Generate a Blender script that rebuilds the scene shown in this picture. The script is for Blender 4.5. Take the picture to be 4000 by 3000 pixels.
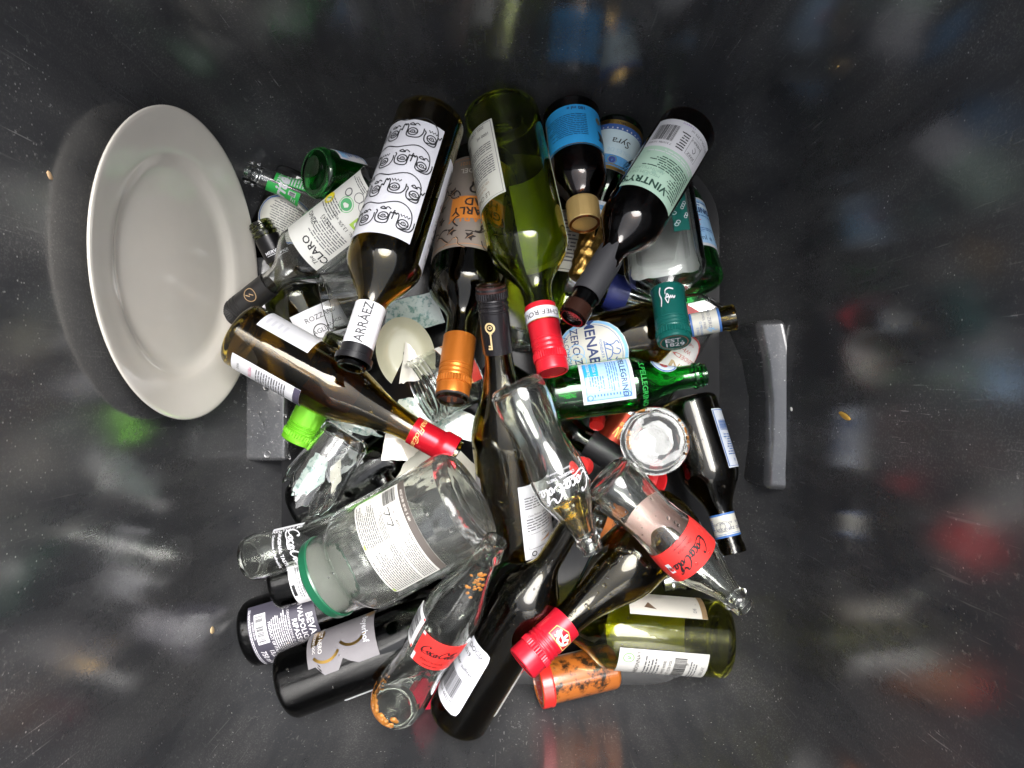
import bpy, bmesh, math, random
from mathutils import Vector, Matrix
random.seed(7)
for o in list(bpy.data.objects): bpy.data.objects.remove(o)
scene = bpy.context.scene
col = scene.collection
PI = math.pi
R_ = math.radians
# --- photo measurements: base and mouth of every bottle / jar, body and neck radius, shoulder positions
H = 0.80           # camera height above the bin floor (m)
F = 2667.0         # focal length in photo pixels (4000 px wide)
def spec(b, m, R, rn, ts=.6, tn=.78, st='wine', dz=(-.12, .16), rc=1.0):
    return dict(b=b, m=m, R=R, rn=rn, ts=ts, tn=tn, st=st, dz=dz, rc=rc)
COKE = [(0, .84), (.03, .95), (.09, 1.), (.16, .985), (.25, .90), (.34, .85), (.42, .90), (.50, .98), (.56, 1.), (.64, .97),
        (.71, .82), (.79, .60), (.87, .44), (.93, .375), (1., .37)]
SPEC = dict(
 # bottom layer first: this is also the stacking order
 menab_a=spec((1190, 690), (968, 1150), 104, 40, .5, .78, 'wine', (-.03, .03)),
 screwneck=spec((1340, 1500), (1012, 868), 128, 42, .56, .72, 'wine', (.0, .04)),
 blackwine=spec((1175, 2005), (1760, 1655), 122, 46, .62, .78, 'wine', (-.02, .04)),
 bevan=spec((975, 2474), (1900, 2200), 129, 46, .62, .78, 'wine', (-.04, .02)),
 darkwine=spec((1075, 2288), (1700, 2110), 95, 40, .62, .78, 'wine', (-.02, .04)),
 darkneck=spec((1600, 2060), (1484, 1852), 78, 42, .4, .62, 'wine', (.0, .06)),
 greencap=spec((1360, 1325), (1160, 1722), 88, 60, .4, .62, 'wine', (-.01, .05)),
 whisky=spec((2735, 1165), (2345, 1785), 112, 56, .56, .68, 'wine', (-.01, .05)),
 blackcap=spec((1890, 1470), (2420, 1805), 104, 50, .55, .72, 'wine', (-.02, .05)),
 greenlow=spec((2190, 1290), (2330, 570), 118, 44, .58, .74, 'wine', (-.03, .02)),
 saucejar=spec((2400, 2600), (2100, 2670), 84, 84, .9, .98, 'jar', (.02, .05)),
 chard=spec((2834, 2495), (1960, 2425), 146, 46, .52, .74, 'burg', (-.01, .05)),
 orangejar=spec((2440, 2085), (2290, 2020), 66, 60, .8, .9, 'jar', (-.02, .03)),
 silverblk=spec((2770, 2235), (2590, 2270), 52, 36, .5, .7, 'wine', (-.02, .03)),
 silverblue=spec((2650, 1225), (2222, 1085), 72, 52, .62, .75, 'wine', (-.01, .03)),
 greensmall=spec((2110, 1975), (1870, 2262), 80, 40, .55, .8, 'burg', (-.01, .05)),
 tumbler=spec((1480, 1145), (1272, 1182), 104, 114, 0, 1, 'cone', (-.02, .02)),
 jar=spec((1840, 1440), (1640, 1535), 132, 124, .72, .82, 'jar', (.02, .06)),
 shotglass=spec((2022, 1360), (2040, 1290), 52, 56, 0, 1, 'cone', (.0, .06)),
 zerob=spec((2684, 1560), (2864, 2160), 112, 46, .48, .76, 'wine', (.04, .08)),
 menab=spec((2128, 1384), (2872, 1238), 124, 43, .55, .76, 'wine', (-.02, .06)),
 pell_b=spec((2145, 1545), (2754, 1463), 107, 45, .54, .86, 'burg', (-.02, .05)),
 broken=spec((1362, 1690), (1205, 1925), 96, 120, 0, 1, 'cone', (.0, .06)),
 sprite=spec((1560, 912), (960, 667), 112, 37, .40, .79, 'burg', (.0, .06)),
 pell_a=spec((1228, 672), (1470, 728), 96, 40, .60, .9, 'burg', (-.10, -.06)),
 claro=spec((1520, 744), (893, 1235), 124, 46, .49, .685, 'wine', (-.05, .06)),
 gnarly=spec((1888, 640), (1764, 1566), 146, 56, .57, .70, 'wine', (.05, .14)),
 champ=spec((2423, 500), (2268, 1085), 97, 40, .42, .72, 'burg', (.03, .12)),
 chef=spec((1955, 440), (2160, 1452), 155, 54, .55, .73, 'wine', (.09, .17)),
 gold=spec((2230, 440), (2284, 876), 107, 58, .62, .84, 'wine', (.05, .14)),
 pell_c=spec((2730, 1112), (2590, 570), 95, 40, .52, .82, 'burg', (-.08, -.03)),
 flask=spec((2545, 660), (2634, 1335), 152, 56, .62, .755, 'wine', (.09, .16), .62),
 vintry=spec((2688, 505), (2234, 1243), 121, 47, .53, .69, 'wine', (.09, .17)),
 zano=spec((935, 1300), (1786, 1776), 131, 52, .42, .80, 'burg', (.0, .07)),
 arraez=spec((1686, 462), (1372, 1436), 142, 51, .62, .79, 'wine', (.09, .17)),
 key=spec((2030, 2140), (1916, 1112), 140, 52, .45, .76, 'burg', (.02, .10)),
 jarup=spec((2559, 1721), (2540, 1745), 128, 116, .72, .85, 'jar', (-.105, -.095)),
 beyer=spec((1122, 2668), (2030, 2322), 138, 48, .62, .78, 'wine', (.0, .10)),
 coke_c=spec((965, 2185), (1665, 1990), 92, 40, 0, 0, 'coke', (-.02, .05)),
 jarbig=spec((1848, 1943), (1266, 2262), 212, 162, .72, .86, 'jar', (-.03, .06)),
 docg=spec((1785, 2800), (2290, 1945), 128, 46, .57, .74, 'wine', (.02, .13)),
 lion=spec((2655, 2005), (2040, 2592), 138, 62, .36, .72, 'burg', (-.06, .08)),
 coke_d=spec((1535, 2765), (1938, 2112), 115, 45, 0, 0, 'coke', (-.02, .10)),
 coke_a=spec((2008, 1495), (2318, 2155), 113, 47, 0, 0, 'coke', (-.10, .0)),
 coke_b=spec((2362, 1852), (2908, 2372), 114, 47, 0, 0, 'coke', (-.10, .0)),
)
def rpx(s, t):
    """photo-pixel radius of the outline at fraction t from base (0) to mouth (1)"""
    R, rn, ts, tn = s['R'], s['rn'], s['ts'], s['tn']
    st = s['st']
    if st == 'cone': return R + (rn - R) * t
    if st == 'coke':
        for (a, x), (c, y) in zip(COKE, COKE[1:]):
            if t <= c: return R * (x + (y - x) * (t - a) / (c - a))
        return R * COKE[-1][1]
    if t <= ts: return R
    if t >= tn: return rn
    q = (t - ts) / (tn - ts)
    if st == 'burg': q = q ** .85
    import math
    return rn + (R - rn) * .5 * (1 + math.cos(math.pi * q))
ZS = {'menab_a': (0.032, 0.028), 'screwneck': (0.036, 0.072), 'blackwine': (0.036, 0.036), 'bevan': (0.04, 0.036), 'darkwine': (0.072, 0.068), 'darkneck': (0.084, 0.084), 'greencap': (0.092, 0.092), 'whisky': (0.032, 0.032), 'blackcap': (0.028, 0.064), 'greenlow': (0.036, 0.032), 'saucejar': (0.024, 0.044), 'chard': (0.052, 0.056), 'orangejar': (0.02, 0.02), 'silverblk': (0.016, 0.016), 'silverblue': (0.076, 0.08), 'greensmall': (0.02, 0.064), 'tumbler': (0.104, 0.124), 'jar': (0.084, 0.104), 'shotglass': (0.016, 0.02), 'zerob': (0.068, 0.108), 'menab': (0.084, 0.128), 'pell_b': (0.128, 0.132), 'broken': (0.088, 0.096), 'sprite': (0.032, 0.088), 'pell_a': (0.132, 0.072), 'claro': (0.136, 0.088), 'gnarly': (0.036, 0.152), 'champ': (0.06, 0.104), 'chef': (0.096, 0.188), 'gold': (0.088, 0.14), 'pell_c': (0.1, 0.02), 'flask': (0.088, 0.18), 'vintry': (0.132, 0.224), 'zano': (0.144, 0.144), 'arraez': (0.16, 0.252), 'key': (0.096, 0.176), 'jarup': (0.18, 0.084), 'beyer': (0.092, 0.092), 'coke_c': (0.096, 0.12), 'jarbig': (0.188, 0.168), 'docg': (0.1, 0.172), 'lion': (0.112, 0.18), 'coke_d': (0.128, 0.228), 'coke_a': (0.196, 0.196), 'coke_b': (0.18, 0.176)}
# ------------------------------------------------------------------ camera, sky, sun, exposure
cam = bpy.data.cameras.new('camera')
cam.sensor_width = 36.0
cam.lens = 36.0 * F / 4000.0
cam.clip_start = .01
cam.clip_end = 200
co = bpy.data.objects.new('camera', cam)
co.location = (0, 0, H)
col.objects.link(co)
scene.camera = co
w = bpy.data.worlds.new('World')
scene.world = w
w.use_nodes = True
nt = w.node_tree
nt.nodes.clear()
sky = nt.nodes.new('ShaderNodeTexSky')
sky.sky_type = 'NISHITA'
sky.sun_disc = False
SUN_EL, SUN_ROT = R_(68), R_(20)
sky.sun_elevation = SUN_EL
sky.sun_rotation = SUN_ROT
sky.air_density = 1.0
sky.dust_density = 4.0
sky.ozone_density = 1.0
hs = nt.nodes.new('ShaderNodeHueSaturation')
hs.inputs['Saturation'].default_value = .28      # overcast: a nearly grey sky
bg = nt.nodes.new('ShaderNodeBackground')
bg.inputs['Strength'].default_value = .15
wo = nt.nodes.new('ShaderNodeOutputWorld')
nt.links.new(sky.outputs[0], hs.inputs['Color'])
nt.links.new(hs.outputs[0], bg.inputs['Color'])
nt.links.new(bg.outputs[0], wo.inputs['Surface'])
sl = bpy.data.lights.new('sun', 'SUN')
sl.energy = 1.5
sl.angle = R_(38)
sl.color = (1, .985, .96)
so = bpy.data.objects.new('sun', sl)
col.objects.link(so)
sd = Vector((math.sin(SUN_ROT) * math.cos(SUN_EL), math.cos(SUN_ROT) * math.cos(SUN_EL), math.sin(SUN_EL)))
so.rotation_euler = (-sd).to_track_quat('-Z', 'Y').to_euler()
so.location = (0, 0, 3)
vs = scene.view_settings
vs.view_transform = 'Standard'
vs.look = 'None'
vs.exposure = 1.55
vs.gamma = 1
vs.use_curve_mapping = False
scene.render.engine = 'CYCLES'
cy = scene.cycles
cy.use_denoising = True
cy.denoiser = 'OPENIMAGEDENOISE'
cy.max_bounces = 26
cy.transmission_bounces = 22
cy.glossy_bounces = 8
cy.diffuse_bounces = 4
cy.transparent_max_bounces = 8
cy.sample_clamp_indirect = 12
cy.caustics_refractive = True
cy.caustics_reflective = True
cy.blur_glossy = .3

# ------------------------------------------------------------------ materials
MATS = {}
def newmat(name):
    m = bpy.data.materials.new(name)
    m.use_nodes = True
    n = m.node_tree
    return m, n, n.nodes['Principled BSDF']
def node(n, t, **kw):
    x = n.nodes.new(t)
    for k, v in kw.items():
        if k in x.inputs: x.inputs[k].default_value = v
        else: setattr(x, k, v)
    return x
def glass(c, rough=.012, bump=.06, ior=1.5, smudge=.10, film=.0):
    key = ('g', c, rough, bump, smudge, film)
    if key in MATS: return MATS[key]
    m, n, p = newmat('glass')
    p.inputs['Base Color'].default_value = (*c, 1)
    p.inputs['Transmission Weight'].default_value = 1 - film      # film: dried dirt that scatters a little light
    p.inputs['IOR'].default_value = ior
    tc = node(n, 'ShaderNodeTexCoord')
    nz = node(n, 'ShaderNodeTexNoise', Scale=55.0, Detail=3.0)
    n.links.new(tc.outputs['Object'], nz.inputs['Vector'])
    mr = node(n, 'ShaderNodeMapRange')
    mr.inputs['From Min'].default_value = .52
    mr.inputs['From Max'].default_value = .75
    mr.inputs['To Min'].default_value = rough
    mr.inputs['To Max'].default_value = rough + smudge
    n.links.new(nz.outputs['Fac'], mr.inputs['Value'])
    n.links.new(mr.outputs[0], p.inputs['Roughness'])
    n2 = node(n, 'ShaderNodeTexNoise', Scale=38.0, Detail=1.5)
    n.links.new(tc.outputs['Object'], n2.inputs['Vector'])
    b = node(n, 'ShaderNodeBump', Strength=bump, Distance=.004)
    n.links.new(n2.outputs['Fac'], b.inputs['Height'])
    n.links.new(b.outputs[0], p.inputs['Normal'])
    MATS[key] = m
    return m
def paint(c, rough=.4, metal=0.0, coat=0.0, var=.12, bump=0.0, scale=60.0, spec=.5):
    key = ('p', c, rough, metal, coat, var, bump)
    if key in MATS: return MATS[key]
    m, n, p = newmat('paint')
    p.inputs['Roughness'].default_value = rough
    p.inputs['Metallic'].default_value = metal
    p.inputs['Coat Weight'].default_value = coat
    p.inputs['Coat Roughness'].default_value = .12
    p.inputs['Specular IOR Level'].default_value = spec
    tc = node(n, 'ShaderNodeTexCoord')
    nz = node(n, 'ShaderNodeTexNoise', Scale=scale, Detail=5.0, Roughness=.6)
    n.links.new(tc.outputs['Object'], nz.inputs['Vector'])
    mx = node(n, 'ShaderNodeMix', data_type='RGBA')
    mx.inputs['A'].default_value = (*[x * (1 - var) for x in c], 1)
    mx.inputs['B'].default_value = (*[min(1, x * (1 + var * .6)) for x in c], 1)
    n.links.new(nz.outputs['Fac'], mx.inputs['Factor'])
    n.links.new(mx.outputs['Result'], p.inputs['Base Color'])
    if bump:
        b = node(n, 'ShaderNodeBump', Strength=bump, Distance=.001)
        n.links.new(nz.outputs['Fac'], b.inputs['Height'])
        n.links.new(b.outputs[0], p.inputs['Normal'])
    MATS[key] = m
    return m
def paper(c): return paint(c, rough=.46, var=.16, scale=30.0, bump=.35)
def blotch(name, c1, c2, scale, lo, hi, rough=.35, coat=0.0, voronoi=False, bump=.15):
    if name in MATS: return MATS[name]
    m, n, p = newmat(name)
    p.inputs['Roughness'].default_value = rough
    p.inputs['Coat Weight'].default_value = coat
    p.inputs['Coat Roughness'].default_value = .03
    tc = node(n, 'ShaderNodeTexCoord')
    nz = node(n, 'ShaderNodeTexNoise', Scale=scale, Detail=6.0, Roughness=.65)
    n.links.new(tc.outputs['Object'], nz.inputs['Vector'])
    cr = node(n, 'ShaderNodeValToRGB')
    cr.color_ramp.elements[0].position = lo
    cr.color_ramp.elements[1].position = hi
    cr.color_ramp.elements[0].color = (*c1, 1)
    cr.color_ramp.elements[1].color = (*c2, 1)
    n.links.new(nz.outputs['Fac'], cr.inputs['Fac'])
    n.links.new(cr.outputs['Color'], p.inputs['Base Color'])
    b = node(n, 'ShaderNodeBump', Strength=bump, Distance=.001)
    n.links.new(nz.outputs['Fac'], b.inputs['Height'])
    n.links.new(b.outputs[0], p.inputs['Normal'])
    MATS[name] = m
    return m
def bin_plastic():
    m, n, p = newmat('black_plastic')
    L = n.links
    tc = node(n, 'ShaderNodeTexCoord')
    big = node(n, 'ShaderNodeTexNoise', Scale=9.0, Detail=4.0, Roughness=.6)
    L.new(tc.outputs['Object'], big.inputs['Vector'])
    def streak(rot, sc, lo, hi):
        mp = node(n, 'ShaderNodeMapping')
        mp.inputs['Rotation'].default_value = rot
        mp.inputs['Scale'].default_value = sc
        L.new(tc.outputs['Object'], mp.inputs['Vector'])
        nz = node(n, 'ShaderNodeTexNoise', Scale=1.0, Detail=2.0, Roughness=.5)
        L.new(mp.outputs[0], nz.inputs['Vector'])
        r = node(n, 'ShaderNodeMapRange')
        r.inputs['From Min'].default_value = lo
        r.inputs['From Max'].default_value = hi
        L.new(nz.outputs['Fac'], r.inputs['Value'])
        return r.outputs[0]
    def math_(op, a, b=None, c=None):
        x = node(n, 'ShaderNodeMath', operation=op)
        for i, v in enumerate((a, b, c)):
            if v is None: continue
            if isinstance(v, (int, float)): x.inputs[i].default_value = v
            else: L.new(v, x.inputs[i])
        return x.outputs[0]
    s1 = streak((.1, .05, 0), (330, 330, 5), .675, .75)
    s2 = streak((.75, .6, 0), (380, 380, 7), .69, .77)
    s3 = streak((-1.0, -.8, .4), (420, 420, 11), .70, .78)
    sc = math_('MAXIMUM', math_('MAXIMUM', s1, s2), s3)
    patch = node(n, 'ShaderNodeMapRange')
    patch.inputs['From Min'].default_value = .42
    patch.inputs['From Max'].default_value = .66
    L.new(big.outputs['Fac'], patch.inputs['Value'])
    sc = math_('MULTIPLY', sc, patch.outputs[0])
    # white specks and grains of dirt
    vo = node(n, 'ShaderNodeTexVoronoi', Scale=260.0)
    L.new(tc.outputs['Object'], vo.inputs['Vector'])
    sp = node(n, 'ShaderNodeMapRange')
    sp.inputs['From Min'].default_value = .22
    sp.inputs['From Max'].default_value = .12
    L.new(vo.outputs['Distance'], sp.inputs['Value'])
    sep = node(n, 'ShaderNodeSeparateColor')
    L.new(vo.outputs['Color'], sep.inputs[0])
    keep = math_('GREATER_THAN', sep.outputs[0], .84)
    spk = math_('MULTIPLY', math_('MULTIPLY', sp.outputs[0], keep), sep.outputs[1])
    fine = node(n, 'ShaderNodeTexNoise', Scale=190.0, Detail=3.0, Roughness=.7)
    L.new(tc.outputs['Object'], fine.inputs['Vector'])
    fr = node(n, 'ShaderNodeMapRange')
    fr.inputs['From Min'].default_value = .60
    fr.inputs['From Max'].default_value = .76
    L.new(fine.outputs['Fac'], fr.inputs['Value'])
    haze_ = math_('MULTIPLY', fr.outputs[0], patch.outputs[0])
    mp2 = node(n, 'ShaderNodeMapping')
    mp2.inputs['Scale'].default_value = (16, 16, 4)
    mp2.inputs['Rotation'].default_value = (.15, -.1, .3)
    L.new(tc.outputs['Object'], mp2.inputs['Vector'])
    smear = node(n, 'ShaderNodeTexNoise', Scale=1.0, Detail=7.0, Roughness=.62)
    L.new(mp2.outputs[0], smear.inputs['Vector'])
    sm = node(n, 'ShaderNodeMapRange')
    sm.inputs['From Min'].default_value = .40
    sm.inputs['From Max'].default_value = .70
    L.new(smear.outputs['Fac'], sm.inputs['Value'])
    grain = node(n, 'ShaderNodeTexNoise', Scale=620.0, Detail=2.0, Roughness=.6)
    L.new(tc.outputs['Object'], grain.inputs['Vector'])
    gr = node(n, 'ShaderNodeMapRange')
    gr.inputs['From Min'].default_value = .50
    gr.inputs['From Max'].default_value = .80
    L.new(grain.outputs['Fac'], gr.inputs['Value'])
    dust = math_('MULTIPLY', math_('ADD', .35, gr.outputs[0]), math_('MULTIPLY', sm.outputs[0], .27))
    marks = math_('ADD', math_('ADD', math_('MULTIPLY', sc, .30), math_('MULTIPLY', spk, .5)), math_('MULTIPLY', haze_, .40))
    tot = math_('MINIMUM', math_('ADD', marks, dust), 1.0)
    base = node(n, 'ShaderNodeMix', data_type='RGBA')
    base.inputs['A'].default_value = (.033, .0345, .038, 1)
    base.inputs['B'].default_value = (.060, .061, .065, 1)
    L.new(big.outputs['Fac'], base.inputs['Factor'])
    mx = node(n, 'ShaderNodeMix', data_type='RGBA')
    L.new(base.outputs['Result'], mx.inputs['A'])
    mx.inputs['B'].default_value = (.36, .345, .325, 1)
    L.new(tot, mx.inputs['Factor'])
    L.new(mx.outputs['Result'], p.inputs['Base Color'])
    rr = node(n, 'ShaderNodeMapRange')
    rr.inputs['From Min'].default_value = .35
    rr.inputs['From Max'].default_value = .70
    rr.inputs['To Min'].default_value = .09
    rr.inputs['To Max'].default_value = .20
    L.new(big.outputs['Fac'], rr.inputs['Value'])
    L.new(math_('ADD', rr.outputs[0], math_('MULTIPLY', tot, .4)), p.inputs['Roughness'])
    p.inputs['IOR'].default_value = 1.9
    b = node(n, 'ShaderNodeBump', Strength=.16, Distance=.0008)
    L.new(math_('ADD', math_('MULTIPLY', fine.outputs['Fac'], .5), math_('ADD', tot, math_('MULTIPLY', grain.outputs['Fac'], .3))), b.inputs['Height'])
    L.new(b.outputs[0], p.inputs['Normal'])
    return m
OLIVE = (.40, .30, .04)
OLIVE2 = (.42, .36, .06)
GREENW = (.58, .66, .12)
PELL = (.05, .50, .10)
BROWN = (.28, .10, .02)
DARK = (.10, .09, .05)
DARKG = (.20, .22, .06)
CLEAR = (.97, .985, .975)
WATER = None

# ------------------------------------------------------------------ helpers
def P(px, py, z):
    d = H - z
    return Vector(((px - 2000) / F * d, -(py - 1500) / F * d, z))
def link(name, me, mat=None, parent=None):
    o = bpy.data.objects.new(name, me)
    if mat is not None: me.materials.append(mat)
    col.objects.link(o)
    if parent is not None: o.parent = parent
    return o
def from_bm(name, bm, mat, parent=None, angle=40, flip=True):
    if flip: bmesh.ops.recalc_face_normals(bm, faces=bm.faces)
    me = bpy.data.meshes.new(name)
    bm.to_mesh(me)
    bm.free()
    me.polygons.foreach_set('use_smooth', [True] * len(me.polygons))
    if angle: me.set_sharp_from_angle(angle=R_(angle))
    return link(name, me, mat, parent)
def tag(o, label, cat, group=None, kind=None):
    o['label'] = label
    o['category'] = cat
    if group: o['group'] = group
    if kind: o['kind'] = kind
    return o
def lathe(bm, prof, seg=48, rmod=None, zmod=None, closed=True):
    """revolve (z, r) about Z; an r of 0 is a pole"""
    rings = []
    for z, r in prof:
        if r <= 1e-7:
            rings.append([bm.verts.new((0, 0, z))])
            continue
        ring = []
        for i in range(seg):
            a = 2 * PI * i / seg
            k = rmod(a, z, r) if rmod else 1.0
            zz = z + (zmod(a, z, r) if zmod else 0.0)
            if isinstance(k, tuple): ring.append(bm.verts.new((r * k[0], r * k[1], zz)))
            else: ring.append(bm.verts.new((r * k * math.cos(a), r * k * math.sin(a), zz)))
        rings.append(ring)
    for a, b in zip(rings, rings[1:]):
        if len(a) == 1 and len(b) == 1: continue
        for i in range(seg):
            j = (i + 1) % seg
            if len(a) == 1: bm.faces.new((a[0], b[i], b[j]))
            elif len(b) == 1: bm.faces.new((a[i], b[0], a[j]))
            else: bm.faces.new((a[i], b[i], b[j], a[j]))
GROUPS = {'wine_bottle': 'wine bottles thrown in the heap', 'cola_bottle': 'clear cola bottles in the heap', 'water_bottle': 'green water bottles in the heap', 'beer_bottle': 'beer bottles in the heap', 'jar': 'small clear jars in the heap', 'drinking_glass': 'drinking glasses in the heap', 'whisky_bottle': 'spirits bottles in the heap'}
class Ax:
    """a bottle-like thing: an Empty at its base, +Z along its axis, +X turned to the camera"""
    def __init__(s, key, name, label, cat, group=None):
        s.s = q = SPEC[key]
        z0, z1 = ZS[key]
        s.B, s.M = P(*q['b'], z0), P(*q['m'], z1)
        s.L = (s.M - s.B).length
        Z = (s.M - s.B).normalized()
        mid = s.B + (s.M - s.B) * .4
        n = Vector((0, 0, H)) - mid
        X = (n - Z * n.dot(Z)).normalized()
        Y = Z.cross(X)
        s.k = (H - (z0 + .38 * (z1 - z0))) / F          # metres per photo pixel
        s.R = q['R'] * s.k
        mw = Matrix((X, Y, Z)).transposed().to_4x4()
        mw.translation = s.B
        s.root = bpy.data.objects.new(name, None)
        s.root.empty_display_size = .02
        col.objects.link(s.root)
        s.root.matrix_world = mw
        s.mw = mw
        s.shape = None
        tag(s.root, label, cat, group or GROUPS.get(name))
    def r(s, t): return rpx(s.s, min(1, max(0, t))) * s.k
    def surf(s, phi, z, off):
        r = s.r(z / s.L)
        if s.shape:
            a, b = s.shape(phi, z, r)
            v = Vector((a * r, b * r, z))
            nrm = Vector((math.cos(phi), math.sin(phi), 0))
            return v + nrm * off
        return Vector(((r + off) * math.cos(phi), (r + off) * math.sin(phi), z))
def superell(ex, ey, n):
    def f(a, z=0, r=0):
        c, s = math.cos(a), math.sin(a)
        return (ex * math.copysign(abs(c) ** (2 / n), c), ey * math.copysign(abs(s) ** (2 / n), s))
    return f
def bottle_glass(ax, mat, th=.0024, lip=None, thread=0, punt=.18, rmod=None, seg=56, tend=1.0, rings=(), name='glass_body', round_=0):
    L, q = ax.L, ax.s
    R = ax.R
    out = [(punt * R, 0), (punt * R * .8, .25 * R), (punt * R * .3, .50 * R), (.0, .70 * R), (-.0, .80 * R), (.03 * R, .90 * R), (.09 * R, .965 * R), (.18 * R, ax.r(.02))]
    if q['st'] == 'coke': out = [(.06 * R, 0), (.05 * R, .4 * R), (.0, .66 * R), (0, .74 * R), (.04 * R, .82 * R)]
    if round_: out = [(punt * R, 0), (0, .70 * R)] + [(round_ * R * (1 - math.cos(R_(x))), R * (1 - round_) + round_ * R * math.sin(R_(x))) for x in (10, 30, 50, 70, 90)]
    N = 46
    t0 = out[-1][0] / L + .008
    for i in range(N + 1):
        t = t0 + (tend - t0) * i / N
        r = ax.r(t)
        for (ta, tb, amp) in rings:
            if ta <= t <= tb: r += amp * R * math.sin(PI * (t - ta) / (tb - ta))
        if lip and t > lip[0]: r *= lip[1]
        out.append((t * L, r))
    if thread:
        out = [p for p in out if p[0] < (1 - .085) * L]
        rn = ax.r(1)
        z0 = (1 - .082) * L
        out += [(z0, rn), (z0 + .001, rn * 1.14), (z0 + .004, rn * 1.16), (z0 + .005, rn * .98)]
        zz = z0 + .007
        while zz < L - .004:
            out += [(zz, rn * .95), (zz + .0010, rn * 1.06), (zz + .0020, rn * 1.06), (zz + .0030, rn * .95)]
            zz += .0042
        out += [(L, rn * .95)]
    top_r = out[-1][1]
    out += [(L * tend + .0006, top_r - .0008), (L * tend + .0004, top_r - .0026)]
    inn = []
    tn = th * 1.15
    for i in range(N, -1, -1):
        t = .03 + .955 * (i / N)
        z = max(t * L, .16 * R + th * 1.6)
        inn.append((z, max(.004, ax.r(t) - (tn if t > .7 else th))))
    inn += [(punt * R * .5 + th * 1.8, ax.r(.05) * .8), (punt * R * .9 + th * 1.8, ax.r(.05) * .4), (punt * R + th * 1.8, 0)]
    bm = bmesh.new()
    lathe(bm, out + inn, seg, rmod or ax.shape)
    return from_bm(name, bm, mat, ax.root, angle=50)
def knurl(a, n=60, amp=.025): return 1 + amp * (1 if math.sin(a * n) > 0 else -1)
def stelvin(ax, t0, c, end=None, rk=1.08, smooth=.55, rough=.32, metal=.55, name='screw_cap', t1=1.0):
    """aluminium screw cap: smooth skirt, rolled grooves, knurled grip, flat end"""
    L = ax.L
    z0, z1 = t0 * L, t1 * L + .001
    D = z1 - z0
    prof = [(z0, ax.r(t0) + .0005), (z0 + .0004, ax.r(t0 + .02) * 1.03 + .0007)]
    rr = lambda s_: max(ax.r(t0 + (t1 - t0) * s_) * 1.02 + .0008, ax.r(t1) * rk)
    K = []
    s_ = .08
    while s_ < smooth: K.append((s_, 1.0)); s_ += .09
    for g in (smooth + .02, smooth + .09, smooth + .16): K += [(g, 1.0), (g + .012, .955), (g + .028, .955), (g + .04, 1.02)]
    k0 = smooth + .22
    K += [(k0, 1.0), (k0 + .005, 1.03), (k0 + .10, 1.03), (k0 + .105, .97), (k0 + .125, .97), (k0 + .13, 1.0)]
    K += [(.965, 1.0), (.985, .985), (1.0, .93)]
    K = sorted([x for x in K if x[0] <= 1.0], key=lambda x: x[0])
    for s_, m_ in K: prof.append((z0 + D * s_, rr(s_) * m_))
    e = prof[-1][1]
    prof += [(z1 - .0002, e * .92), (z1 - .0010, e * .88), (z1 - .0010, e * .3), (z1 - .0010, 0)]
    za, zb = z0 + D * (k0 + .004), z0 + D * (k0 + .101)
    bm = bmesh.new()
    lathe(bm, prof, 120, lambda a, z, r: knurl(a, 40, .018) if za < z < zb else 1.0)
    o = from_bm(name, bm, paint(c, rough, metal, var=.1, bump=.05), ax.root, angle=30)
    if end:
        bm = bmesh.new()
        lathe(bm, [(z1 - .0062, e * 1.04), (z1 - .0055, e * 1.075), (z1 + .0002, e * 1.06), (z1 + .0009, e * .98), (z1 + .0005, e * .9), (z1 + .0005, 0)], 56)
        from_bm('cap_top', bm, paint(end, .35, .2), o, angle=30)
    return o
def lid(ax, t0, c, t1=1.0, rk=1.06, name='lid', rough=.3, knurls=0, metal=0.0):
    L = ax.L
    r = max(ax.r(t0), ax.r(t1)) * rk
    z0, z1 = t0 * L, t1 * L
    prof = [(z0, r * .97), (z0 - .0006, r * 1.0), (z0 + .001, r * 1.02), (z0 + .003, r), (z1 - .002, r), (z1 - .0006, r * .985), (z1, r * .955), (z1 - .0002, r * .92), (z1 - .0012, r * .88), (z1 - .0012, 0)]
    bm = bmesh.new()
    lathe(bm, prof, 120 if knurls else 72, (lambda a, z, q: knurl(a, knurls, .012) if z0 + .002 < z < z1 - .0015 else 1.0) if knurls else None)
    return from_bm(name, bm, paint(c, rough, metal, coat=.3 if not metal else 0), ax.root, angle=30)
def sleeve(ax, t0, t1, c, off=.0006, bead=None, name='capsule', rough=.35, metal=.3, ragged=0.0, th=.0007):
    """foil or plastic collar round the neck, open at the mouth"""
    L = ax.L
    N = 14
    out, inn = [], []
    for i in range(N + 1):
        t = t0 + (t1 - t0) * i / N
        r = ax.r(t) + off + th
        if bead and bead[0] <= t <= bead[1]: r += .0022
        out.append((t * L, r))
        inn.append((t * L, r - th))
    prof = out + inn[::-1] + [out[0]]
    rnd = random.Random(5)
    ph = [rnd.uniform(0, 6) for _ in range(4)]
    zm = (lambda a, z, r: ragged * L * (math.sin(2 * a + ph[0]) + .6 * math.sin(5 * a + ph[1]) + .4 * math.sin(11 * a + ph[2])) * max(0, 1 - (z - t0 * L) / (.35 * (t1 - t0) * L))) if ragged else None
    bm = bmesh.new()
    lathe(bm, prof, 64, None, zm)
    bmesh.ops.remove_doubles(bm, verts=bm.verts, dist=1e-6)
    return from_bm(name, bm, paint(c, rough, metal), ax.root, angle=35)

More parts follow.
